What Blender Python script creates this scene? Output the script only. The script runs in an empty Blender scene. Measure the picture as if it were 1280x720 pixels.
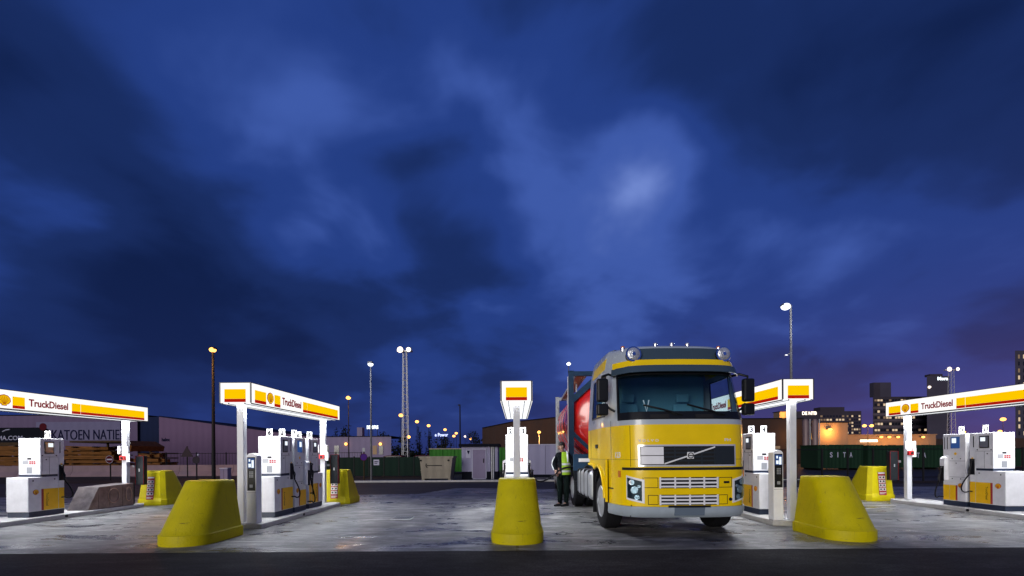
import bpy, bmesh, math, random
from mathutils import Vector, Matrix
R = math.radians
rnd = random.Random(7)
sc = bpy.context.scene
COL = sc.collection
# lens of the photograph: focal length and principal point in pixels, eye height in metres
F = 569.0; CX = 646.0; H = 1.42
def hor(px): return 568.0 - .0063 * (px - 646.0)
def wx(px, Y): return (px - CX) * Y / F
def wz(px, py, Y): return H + (hor(px) - py) * Y / F

# ------------------------------------------------------------------ materials
def srgb(r, g, b):
    f = lambda c: (c / 255 / 12.92) if c / 255 <= .04045 else ((c / 255 + .055) / 1.055) ** 2.4
    return (f(r), f(g), f(b))
def mat(name, col, rough=.5, metal=0., var=0., vs=6., bump=0., bs=80., coat=0., emit=None, es=0., spec=.5, stretch=(1, 1, 1)):
    m = bpy.data.materials.new(name); m.use_nodes = True
    nt = m.node_tree; b = nt.nodes['Principled BSDF']
    b.inputs['Base Color'].default_value = (*col, 1)
    b.inputs['Roughness'].default_value = rough
    b.inputs['Metallic'].default_value = metal
    b.inputs['Coat Weight'].default_value = coat
    b.inputs['Coat Roughness'].default_value = .08
    b.inputs['Specular IOR Level'].default_value = spec
    if emit:
        b.inputs['Emission Color'].default_value = (*emit, 1)
        b.inputs['Emission Strength'].default_value = es
    if var or bump:
        tc = nt.nodes.new('ShaderNodeTexCoord')
        mp = nt.nodes.new('ShaderNodeMapping'); mp.inputs['Scale'].default_value = stretch
        nt.links.new(tc.outputs['Object'], mp.inputs['Vector'])
    if var:
        n = nt.nodes.new('ShaderNodeTexNoise'); n.inputs['Scale'].default_value = vs
        n.inputs['Detail'].default_value = 6; n.inputs['Roughness'].default_value = .65
        nt.links.new(mp.outputs['Vector'], n.inputs['Vector'])
        r = nt.nodes.new('ShaderNodeValToRGB')
        r.color_ramp.elements[0].position = .3; r.color_ramp.elements[1].position = .7
        r.color_ramp.elements[0].color = (*[c * (1 - var) for c in col], 1)
        r.color_ramp.elements[1].color = (*[min(1, c * (1 + var)) for c in col], 1)
        nt.links.new(n.outputs['Fac'], r.inputs['Fac'])
        nt.links.new(r.outputs['Color'], b.inputs['Base Color'])
        mr = nt.nodes.new('ShaderNodeMapRange')
        mr.inputs['To Min'].default_value = max(.03, rough * .8); mr.inputs['To Max'].default_value = min(1, rough * 1.25)
        nt.links.new(n.outputs['Fac'], mr.inputs['Value']); nt.links.new(mr.outputs['Result'], b.inputs['Roughness'])
    if bump:
        n2 = nt.nodes.new('ShaderNodeTexNoise'); n2.inputs['Scale'].default_value = bs; n2.inputs['Detail'].default_value = 5
        nt.links.new(mp.outputs['Vector'], n2.inputs['Vector'])
        bp = nt.nodes.new('ShaderNodeBump'); bp.inputs['Strength'].default_value = bump; bp.inputs['Distance'].default_value = .02
        nt.links.new(n2.outputs['Fac'], bp.inputs['Height']); nt.links.new(bp.outputs['Normal'], b.inputs['Normal'])
    return m
def glow(name, col, s):
    m = bpy.data.materials.new(name); m.use_nodes = True
    nt = m.node_tree; nt.nodes.remove(nt.nodes['Principled BSDF'])
    e = nt.nodes.new('ShaderNodeEmission'); e.inputs['Color'].default_value = (*col, 1); e.inputs['Strength'].default_value = s
    nt.links.new(e.outputs[0], nt.nodes['Material Output'].inputs['Surface'])
    return m
M = {}
def panelled(name, col, pitch, var=.1, rough=.8, depth=.5, axis='X', metal=0.):
    """sheet cladding: vertical ribs as bump plus faint dirt"""
    m = mat(name, col, rough, metal, var=var, vs=.35, spec=.12)
    nt = m.node_tree; b = nt.nodes['Principled BSDF']
    tc = nt.nodes.new('ShaderNodeTexCoord'); w = nt.nodes.new('ShaderNodeTexWave')
    w.wave_type = 'BANDS'; w.bands_direction = axis; w.inputs['Scale'].default_value = .314 / pitch
    nt.links.new(tc.outputs['Object'], w.inputs['Vector'])
    bp = nt.nodes.new('ShaderNodeBump'); bp.inputs['Strength'].default_value = depth; bp.inputs['Distance'].default_value = .05
    nt.links.new(w.outputs['Fac'], bp.inputs['Height']); nt.links.new(bp.outputs['Normal'], b.inputs['Normal'])
    return m

# ------------------------------------------------------------------ mesh builder
class MB:
    def __init__(s, T=None): s.bm = bmesh.new(); s.T = T; s.mi = 0
    def v(s, p):
        p = Vector(p)
        return s.bm.verts.new(s.T @ p if s.T else p)
    def f(s, vs):
        try:
            f = s.bm.faces.new(vs); f.material_index = s.mi; return f
        except ValueError: return None
    def box(s, x0, x1, y0, y1, z0, z1):
        v = [s.v((x, y, z)) for x in (x0, x1) for y in (y0, y1) for z in (z0, z1)]
        for q in ((0, 1, 3, 2), (4, 6, 7, 5), (0, 4, 5, 1), (2, 3, 7, 6), (0, 2, 6, 4), (1, 5, 7, 3)): s.f([v[i] for i in q])
        return s
    def hexa(s, b, t):
        """bottom quad and top quad (same order)"""
        v = [s.v(p) for p in b] + [s.v(p) for p in t]; n = len(b)
        s.f(v[:n][::-1]); s.f(v[n:])
        for i in range(n): s.f([v[i], v[(i + 1) % n], v[n + (i + 1) % n], v[n + i]])
        return s
    def cyl(s, p0, p1, r0, r1=None, n=12, caps=True):
        r1 = r0 if r1 is None else r1
        p0 = Vector(p0); p1 = Vector(p1); d = (p1 - p0).normalized()
        a = d.orthogonal().normalized(); b = d.cross(a)
        A = [s.v(p0 + (a * math.cos(2 * math.pi * i / n) + b * math.sin(2 * math.pi * i / n)) * r0) for i in range(n)]
        B = [s.v(p1 + (a * math.cos(2 * math.pi * i / n) + b * math.sin(2 * math.pi * i / n)) * r1) for i in range(n)]
        for i in range(n): s.f([A[i], A[(i + 1) % n], B[(i + 1) % n], B[i]])
        if caps: s.f(A[::-1]); s.f(B)
        return s
    def tube(s, pts, r, n=8):
        pts = [Vector(p) for p in pts]; rings = []; a = None
        for i, p in enumerate(pts):
            d = ((pts[min(i + 1, len(pts) - 1)] - pts[max(i - 1, 0)])).normalized()
            a = d.orthogonal().normalized() if a is None else (a - d * a.dot(d)).normalized()
            b = d.cross(a)
            rings.append([s.v(p + (a * math.cos(2 * math.pi * k / n) + b * math.sin(2 * math.pi * k / n)) * r) for k in range(n)])
        for A, B in zip(rings, rings[1:]):
            for k in range(n): s.f([A[k], A[(k + 1) % n], B[(k + 1) % n], B[k]])
        s.f(rings[0][::-1]); s.f(rings[-1]); return s
    def sphere(s, c, r, u=14, w=8, sx=1, sy=1, sz=1):
        c = Vector(c); rows = []
        for j in range(1, w):
            t = math.pi * j / w
            rows.append([s.v(c + Vector((r * sx * math.sin(t) * math.cos(2 * math.pi * i / u), r * sy * math.sin(t) * math.sin(2 * math.pi * i / u), r * sz * math.cos(t)))) for i in range(u)])
        T = s.v(c + Vector((0, 0, r * sz))); B = s.v(c - Vector((0, 0, r * sz)))
        for i in range(u):
            s.f([T, rows[0][i], rows[0][(i + 1) % u]]); s.f([B, rows[-1][(i + 1) % u], rows[-1][i]])
        for A, C in zip(rows, rows[1:]):
            for i in range(u): s.f([A[i], C[i], C[(i + 1) % u], A[(i + 1) % u]])
        return s
    def prism(s, poly, axis, a, b):
        mk = {'x': lambda p, t: (t, p[0], p[1]), 'y': lambda p, t: (p[0], t, p[1]), 'z': lambda p, t: (p[0], p[1], t)}[axis]
        return s.hexa([mk(p, a) for p in poly], [mk(p, b) for p in poly])
    def lathe(s, prof, org=(0, 0, 0), axis='z', n=24, ring=False):
        org = Vector(org); rings = []
        for r, h in prof:
            ring = []
            for i in range(n):
                c, q = r * math.cos(2 * math.pi * i / n), r * math.sin(2 * math.pi * i / n)
                p = {'z': (c, q, h), 'x': (h, c, q), 'y': (c, h, q)}[axis]
                ring.append(s.v(org + Vector(p)))
            rings.append(ring)
        for A, B in zip(rings, rings[1:]):
            for i in range(n): s.f([A[i], A[(i + 1) % n], B[(i + 1) % n], B[i]])
        if ring:
            A, B = rings[-1], rings[0]
            for i in range(n): s.f([A[i], A[(i + 1) % n], B[(i + 1) % n], B[i]])
        else: s.f(rings[0][::-1]); s.f(rings[-1])
        return s
    def build(s, name, mats, parent=None, smooth=0, bevel=0., seg=2):
        bm = s.bm
        bmesh.ops.recalc_face_normals(bm, faces=bm.faces[:])
        me = bpy.data.meshes.new(name); bm.to_mesh(me); bm.free()
        for m in (mats if isinstance(mats, (list, tuple)) else [mats]): me.materials.append(M[m] if isinstance(m, str) else m)
        o = bpy.data.objects.new(name, me); COL.objects.link(o)
        if smooth:
            for p in me.polygons: p.use_smooth = True
            me.set_sharp_from_angle(angle=R(smooth))
        if bevel:
            b = o.modifiers.new('Bevel', 'BEVEL'); b.width = bevel; b.segments = seg; b.limit_method = 'ANGLE'; b.angle_limit = R(40)
        if parent: o.parent = parent
        return o

def tag(o, label=None, cat=None, group=None, kind=None):
    if label: o['label'] = label
    if cat: o['category'] = cat
    if group: o['group'] = group
    if kind: o['kind'] = kind
    return o
def thing(name, label, cat, loc=(0, 0, 0), rz=0., group=None):
    o = bpy.data.objects.new(name, None); COL.objects.link(o)
    o.empty_display_size = .2; o.location = loc; o.rotation_euler = (0, 0, rz)
    return tag(o, label, cat, group)
def copy_tree(o, parent=None):
    c = o.copy(); COL.objects.link(c); c.parent = parent
    for ch in list(o.children): copy_tree(ch, c)
    return c
def again(o, loc, label, rz=None):
    c = copy_tree(o); c.location = loc; c['label'] = label
    if rz is not None: c.rotation_euler = (0, 0, rz)
    return c
def frame(o, xa, ya, za):
    m = Matrix.Identity(4)
    for i in range(3): m[i][0] = xa[i]; m[i][1] = ya[i]; m[i][2] = za[i]; m[i][3] = o[i]
    return m
def Fside(sgn, x, y, z): return frame((x, y, z), (0, sgn, 0), (0, 0, 1), (sgn, 0, 0))
def Ffront(x, y, z): return frame((x, y, z), (1, 0, 0), (0, 0, 1), (0, -1, 0))
def text(name, s, w, h, m, parent, T, th=.004, bold=0.):
    """lettering as real raised geometry, fitted to w x h, centred on T"""
    cu = bpy.data.curves.new('c', 'FONT'); cu.body = s; cu.size = 1; cu.extrude = .01; cu.offset = bold; cu.resolution_u = 3
    o = bpy.data.objects.new('c', cu); COL.objects.link(o)
    dg = bpy.context.evaluated_depsgraph_get(); dg.update()
    me = bpy.data.meshes.new_from_object(o.evaluated_get(dg)); bpy.data.objects.remove(o); bpy.data.curves.remove(cu)
    xs = [v.co.x for v in me.vertices]; ys = [v.co.y for v in me.vertices]
    cx, cy = (min(xs) + max(xs)) / 2, (min(ys) + max(ys)) / 2
    kx = w / (max(xs) - min(xs)); ky = h / (max(ys) - min(ys)) if h else kx
    for v in me.vertices:
        v.co = T @ Vector(((v.co.x - cx) * kx, (v.co.y - cy) * ky, (v.co.z / .01 + 1) / 2 * th))
    me.name = name; me.materials.clear(); me.materials.append(M[m])
    ob = bpy.data.objects.new(name, me); COL.objects.link(ob); ob.parent = parent
    return ob
def pecten(name, r, parent, T, mats=('shell_red', 'shell_yellow')):
    """scallop emblem: red border, yellow shell, red ribs"""
    def outline(k):
        P = [(-.36, -.92), (-.40, -.70), (-.66, -.62)]
        N = 42
        for i in range(N + 1):
            a = R(205) - R(230) * i / N
            q = 1 + .055 * abs(math.sin(7 * math.pi * i / N)) - .03
            P.append((math.cos(a) * .98 * q, math.sin(a) * .92 * q + .02))
        P += [(.66, -.62), (.40, -.70), (.36, -.92)]
        return [(x * r * k, (y + .0) * r * k) for x, y in P]
    b = MB(T)
    b.prism(outline(1.0), 'z', 0, .006)
    b.mi = 1; b.prism(outline(.86), 'z', .006, .010); b.mi = 0
    for i in range(7):
        a = R(90) + R(26) * (i - 3); c, s_ = math.cos(a), math.sin(a)
        p0 = Vector((.05 * (i - 3) * -.8 * r, -.62 * r)); p1 = Vector((c * .66 * r, s_ * .62 * r))
        d = (p1 - p0).normalized(); n = Vector((-d.y, d.x)) * .02 * r
        b.prism([tuple(p0 - n), tuple(p1 - n), tuple(p1 + n), tuple(p0 + n)], 'z', .0105, .0125)
    return b.build(name, list(mats), parent)
# ------------------------------------------------------------------ palette
M['signwhite'] = glow('sign_white_backlit', (1, .97, .94), 1.12)
M['signyellow'] = glow('sign_yellow_backlit', (1., .58, .0), 1.)
M['signred'] = glow('sign_red_backlit', (.55, .012, .004), .75)
M['soffit'] = glow('soffit_light', (.95, .97, 1), 1.15)
M['dark_red'] = glow('lettering_dark_red_backlit', (.20, .005, .016), 1.)
M['shell_red'] = glow('emblem_red', (.50, .018, .008), .6)
M['shell_yellow'] = glow('emblem_yellow', (1, .55, .004), .85)
M['trimgrey'] = mat('trim_grey', (.045, .05, .06), .4)
M['white_metal'] = mat('white_powdercoat', (.78, .78, .80), .35, var=.06, vs=5, spec=.5)
M['post_metal'] = mat('post_light_grey_paint', (.62, .63, .66), .3, var=.08, vs=4)
M['pump_white'] = mat('pump_white_panel', (.72, .72, .74), .38, var=.11, vs=4)
M['pump_grey'] = mat('pump_grey_panel', (.62, .60, .62), .4, var=.05, vs=3)
M['pump_dark'] = mat('pump_dark_plinth', (.012, .022, .05), .45, var=.2)
M['yellow_panel'] = mat('yellow_panel', (.92, .52, .003), .4, var=.05)
M['pump_emblem_yellow'] = mat('pump_emblem_yellow', (.9, .55, .004), .5)
M['pump_emblem_red'] = mat('pump_emblem_red', (.45, .02, .008), .5)
M['black_plastic'] = mat('black_plastic', (.008, .008, .010), .45, spec=.25)
M['rubber'] = mat('black_rubber', (.010, .010, .012), .8, var=.25, vs=20, spec=.12)
M['screen_white'] = glow('lit_screen_white', (.85, .93, 1), 1.1)
M['screen_blue'] = glow('lit_screen_blue', (.05, .13, .42), .5)
M['screen_grey'] = mat('screen_glass_grey', (.16, .17, .20), .15)
M['label_grey'] = mat('label_grey_print', (.25, .26, .28), .5)
M['label_red'] = mat('label_red_print', (.35, .03, .03), .5)
M['plate_white'] = mat('white_plate', (.80, .80, .80), .5)
M['concrete_block'] = mat('kerb_concrete', (.42, .41, .40), .75, var=.18, vs=5, bump=.3, bs=60)
M['block_steel'] = mat('weathered_galvanised_steel', (.21, .18, .172), .36, metal=.6, var=.4, vs=4, bump=.12, bs=4)
M['reflection_ring'] = mat('pale_reflection_ring', (.50, .34, .26), .5)  # pale colour stands in for ring-shaped reflections on the steel
M['dark_paint'] = mat('dark_charcoal_paint', (.012, .015, .018), .5, var=.2, spec=.2)
M['dark_red_edge'] = mat('dark_red_edge', (.16, .008, .012), .6, spec=.2)
M['red_paint'] = mat('red_paint', (.5, .02, .02), .35)
M['black_pole'] = mat('black_painted_steel', (.008, .008, .010), .6, spec=.15)
M['pole_grey'] = mat('weathered_lamp_pole', (.10, .10, .11), .7, var=.15, spec=.15)
M['galv'] = mat('galvanised_steel', (.42, .43, .45), .45, metal=.5, var=.1)
M['lamp_white'] = glow('lamp_white', (.86, .93, 1), 3.)
M['lamp_warm'] = glow('lamp_warm_white', (1, .82, .68), 3.)
M['lamp_orange'] = glow('lamp_sodium', (1, .42, .09), 4.)

# bollard paint: chalky yellow with scuffs near the foot and drips of dirt
def bollard_paint():
    m = mat('bollard_yellow_paint', (.54, .455, .001), .5, var=.10, vs=3, bump=.25, bs=45, spec=.22)
    nt = m.node_tree; b = nt.nodes['Principled BSDF']
    src = b.inputs['Base Color'].links[0].from_socket
    tc = nt.nodes.new('ShaderNodeTexCoord'); mp = nt.nodes.new('ShaderNodeMapping'); mp.inputs['Scale'].default_value = (9, 9, 1.2)
    n = nt.nodes.new('ShaderNodeTexNoise'); n.inputs['Scale'].default_value = 2.2; n.inputs['Detail'].default_value = 8; n.inputs['Roughness'].default_value = .7
    r = nt.nodes.new('ShaderNodeValToRGB'); r.color_ramp.elements[0].position = .58; r.color_ramp.elements[1].position = .74
    r.color_ramp.elements[0].color = (0, 0, 0, 1); r.color_ramp.elements[1].color = (.55, .55, .55, 1)
    mx = nt.nodes.new('ShaderNodeMix'); mx.data_type = 'RGBA'; mx.inputs['B'].default_value = (.13, .10, .02, 1)
    nt.links.new(tc.outputs['Object'], mp.inputs['Vector']); nt.links.new(mp.outputs['Vector'], n.inputs['Vector'])
    nt.links.new(n.outputs['Fac'], r.inputs['Fac']); nt.links.new(r.outputs['Color'], mx.inputs['Factor'])
    nt.links.new(src, mx.inputs['A']); out = mx.outputs['Result']
    # chipped patches showing bare concrete, and dark tyre scuffs in long level strokes
    for sc3, th, colr, k in (((1, 1, 1), (.69, .72), (.30, .29, .27, 1), 5.), ((.8, .8, 6), (.66, .73), (.03, .03, .02, 1), 2.6)):
        m2 = nt.nodes.new('ShaderNodeMapping'); m2.inputs['Scale'].default_value = sc3; m2.inputs['Location'].default_value = (k, 2 * k, 0)
        n2 = nt.nodes.new('ShaderNodeTexNoise'); n2.inputs['Scale'].default_value = k; n2.inputs['Detail'].default_value = 7; n2.inputs['Roughness'].default_value = .65
        r2 = nt.nodes.new('ShaderNodeValToRGB'); r2.color_ramp.elements[0].position = th[0]; r2.color_ramp.elements[1].position = th[1]
        r2.color_ramp.elements[1].color = (.75, .75, .75, 1)
        x2 = nt.nodes.new('ShaderNodeMix'); x2.data_type = 'RGBA'; x2.inputs['B'].default_value = colr
        nt.links.new(tc.outputs['Object'], m2.inputs['Vector']); nt.links.new(m2.outputs['Vector'], n2.inputs['Vector']); nt.links.new(n2.outputs['Fac'], r2.inputs['Fac'])
        nt.links.new(r2.outputs['Color'], x2.inputs['Factor']); nt.links.new(out, x2.inputs['A']); out = x2.outputs['Result']
    nt.links.new(out, b.inputs['Base Color'])
    return m
M['bollard'] = bollard_paint()

def ground_mat(name, cols, rough, scale, joints=False, wet=False, stretch=(.35, 1, 1), grain=(.72, 1.28)):
    m = bpy.data.materials.new(name); m.use_nodes = True
    nt = m.node_tree; N = nt.nodes.new; L = nt.links.new; b = nt.nodes['Principled BSDF']
    tc = N('ShaderNodeTexCoord'); mp = N('ShaderNodeMapping'); mp.inputs['Scale'].default_value = stretch
    L(tc.outputs['Object'], mp.inputs['Vector'])
    n = N('ShaderNodeTexNoise'); n.inputs['Scale'].default_value = scale; n.inputs['Detail'].default_value = 9; n.inputs['Roughness'].default_value = .62
    n.inputs['Distortion'].default_value = .6
    L(mp.outputs['Vector'], n.inputs['Vector'])
    r = N('ShaderNodeValToRGB'); e = r.color_ramp.elements
    e[0].position = .28; e[0].color = (*cols[0], 1); e[1].position = .72; e[1].color = (*cols[2], 1)
    q = e.new(.5); q.color = (*cols[1], 1)
    L(n.outputs['Fac'], r.inputs['Fac']); out = r.outputs['Color']
    n3 = N('ShaderNodeTexNoise'); n3.inputs['Scale'].default_value = 38; n3.inputs['Detail'].default_value = 4
    L(tc.outputs['Object'], n3.inputs['Vector'])
    mg = N('ShaderNodeMapRange'); mg.inputs['From Min'].default_value = .3; mg.inputs['From Max'].default_value = .7; mg.inputs['To Min'].default_value = grain[0]; mg.inputs['To Max'].default_value = grain[1]
    L(n3.outputs['Fac'], mg.inputs['Value'])
    mul = N('ShaderNodeMix'); mul.data_type = 'RGBA'; mul.blend_type = 'MULTIPLY'; mul.inputs['Factor'].default_value = 1
    L(out, mul.inputs['A']); L(mg.outputs['Result'], mul.inputs['B']); out = mul.outputs['Result']
    m5p = N('ShaderNodeMapping'); m5p.inputs['Scale'].default_value = (.45, 1.2, 1); L(tc.outputs['Object'], m5p.inputs['Vector'])
    n5 = N('ShaderNodeTexNoise'); n5.inputs['Scale'].default_value = 7.5; n5.inputs['Detail'].default_value = 7; n5.inputs['Roughness'].default_value = .7; L(m5p.outputs['Vector'], n5.inputs['Vector'])
    g5 = N('ShaderNodeMapRange'); g5.inputs['From Min'].default_value = .32; g5.inputs['From Max'].default_value = .68; g5.inputs['To Min'].default_value = .58; g5.inputs['To Max'].default_value = 1.42; L(n5.outputs['Fac'], g5.inputs['Value'])
    x5 = N('ShaderNodeMix'); x5.data_type = 'RGBA'; x5.blend_type = 'MULTIPLY'; x5.inputs['Factor'].default_value = 1; L(out, x5.inputs['A']); L(g5.outputs['Result'], x5.inputs['B']); out = x5.outputs['Result']
    if joints:
        br = N('ShaderNodeTexBrick'); br.offset = 0; br.inputs['Scale'].default_value = 1
        br.inputs['Brick Width'].default_value = 5.4; br.inputs['Row Height'].default_value = 4.1
        br.inputs['Mortar Size'].default_value = .022; br.inputs['Mortar Smooth'].default_value = .1
        br.inputs['Color1'].default_value = (1, 1, 1, 1); br.inputs['Color2'].default_value = (.88, .88, .88, 1); br.inputs['Mortar'].default_value = (.22, .22, .22, 1)
        L(tc.outputs['Object'], br.inputs['Vector'])
        m2 = N('ShaderNodeMix'); m2.data_type = 'RGBA'; m2.blend_type = 'MULTIPLY'; m2.inputs['Factor'].default_value = 1
        L(out, m2.inputs['A']); L(br.outputs['Color'], m2.inputs['B']); out = m2.outputs['Result']
    rough_out = None
    if wet:
        # lane wear: long faint bands along the drive lanes
        ml = N('ShaderNodeMapping'); ml.inputs['Scale'].default_value = (1.1, .07, 1); L(tc.outputs['Object'], ml.inputs['Vector'])
        nl = N('ShaderNodeTexNoise'); nl.inputs['Scale'].default_value = 1.; nl.inputs['Detail'].default_value = 3; L(ml.outputs['Vector'], nl.inputs['Vector'])
        ll = N('ShaderNodeMapRange'); ll.inputs['From Min'].default_value = .35; ll.inputs['From Max'].default_value = .65; ll.inputs['To Min'].default_value = .62; ll.inputs['To Max'].default_value = 1.25; L(nl.outputs['Fac'], ll.inputs['Value'])
        m6 = N('ShaderNodeMix'); m6.data_type = 'RGBA'; m6.blend_type = 'MULTIPLY'; m6.inputs['Factor'].default_value = 1; L(out, m6.inputs['A']); L(ll.outputs['Result'], m6.inputs['B']); out = m6.outputs['Result']
        # oil and water stains, tyre tracks along the lanes, chalky bleached streaks
        ms = N('ShaderNodeMapping'); ms.inputs['Scale'].default_value = (.55, 1.3, 1); ms.inputs['Location'].default_value = (3.1, 1.7, 0)
        L(tc.outputs['Object'], ms.inputs['Vector'])
        ns = N('ShaderNodeTexNoise'); ns.inputs['Scale'].default_value = 1.1; ns.inputs['Detail'].default_value = 10; ns.inputs['Roughness'].default_value = .68; ns.inputs['Distortion'].default_value = .5
        L(ms.outputs['Vector'], ns.inputs['Vector'])
        rs = N('ShaderNodeValToRGB'); rs.color_ramp.elements[0].position = .48; rs.color_ramp.elements[1].position = .60
        L(ns.outputs['Fac'], rs.inputs['Fac'])
        m3 = N('ShaderNodeMix'); m3.data_type = 'RGBA'; m3.inputs['B'].default_value = (.075, .075, .082, 1)
        sc_ = N('ShaderNodeMath'); sc_.operation = 'MULTIPLY'; sc_.inputs[1].default_value = .70; L(rs.outputs['Color'], sc_.inputs[0])
        L(sc_.outputs[0], m3.inputs['Factor']); L(out, m3.inputs['A']); out = m3.outputs['Result']
        mw = N('ShaderNodeMapping'); mw.inputs['Scale'].default_value = (.5, 2.2, 1); mw.inputs['Location'].default_value = (7.3, 4.2, 0)
        L(tc.outputs['Object'], mw.inputs['Vector'])
        nw = N('ShaderNodeTexNoise'); nw.inputs['Scale'].default_value = 1.5; nw.inputs['Detail'].default_value = 12; nw.inputs['Roughness'].default_value = .72; nw.inputs['Distortion'].default_value = .7
        L(mw.outputs['Vector'], nw.inputs['Vector'])
        rw = N('ShaderNodeValToRGB'); rw.color_ramp.elements[0].position = .54; rw.color_ramp.elements[1].position = .62
        L(nw.outputs['Fac'], rw.inputs['Fac'])
        s2 = N('ShaderNodeMath'); s2.operation = 'MULTIPLY'; s2.inputs[1].default_value = .70; L(rw.outputs['Color'], s2.inputs[0])
        m4 = N('ShaderNodeMix'); m4.data_type = 'RGBA'; m4.inputs['B'].default_value = (.46, .45, .44, 1)
        L(s2.outputs[0], m4.inputs['Factor']); L(out, m4.inputs['A']); out = m4.outputs['Result']
        mr = N('ShaderNodeMapRange'); mr.inputs['To Min'].default_value = rough; mr.inputs['To Max'].default_value = .22
        L(rs.outputs['Color'], mr.inputs['Value']); rough_out = mr.outputs['Result']
    L(out, b.inputs['Base Color'])
    if rough_out: L(rough_out, b.inputs['Roughness'])
    else: b.inputs['Roughness'].default_value = rough
    b.inputs['Specular IOR Level'].default_value = .5 if wet else .12
    bp = N('ShaderNodeBump'); bp.inputs['Strength'].default_value = .35; bp.inputs['Distance'].default_value = .012
    L(n3.outputs['Fac'], bp.inputs['Height']); L(bp.outputs['Normal'], b.inputs['Normal'])
    return m
M['asphalt'] = ground_mat('asphalt', ((.012, .012, .014), (.022, .021, .024), (.044, .040, .041)), .8, 1.4, grain=(.45, 1.6))
M['asphalt_far'] = ground_mat('asphalt_worn', ((.022, .021, .025), (.034, .032, .037), (.052, .049, .054)), .75, .8)
M['concrete'] = ground_mat('forecourt_concrete', ((.07, .07, .075), (.145, .145, .145), (.28, .275, .27)), .55, 2.2, joints=True, wet=True, stretch=(.4, 1.1, 1), grain=(.7, 1.3))
M['soil'] = ground_mat('bare_verge', ((.018, .014, .010), (.035, .026, .020), (.05, .042, .03)), .95, 1.5)

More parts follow.
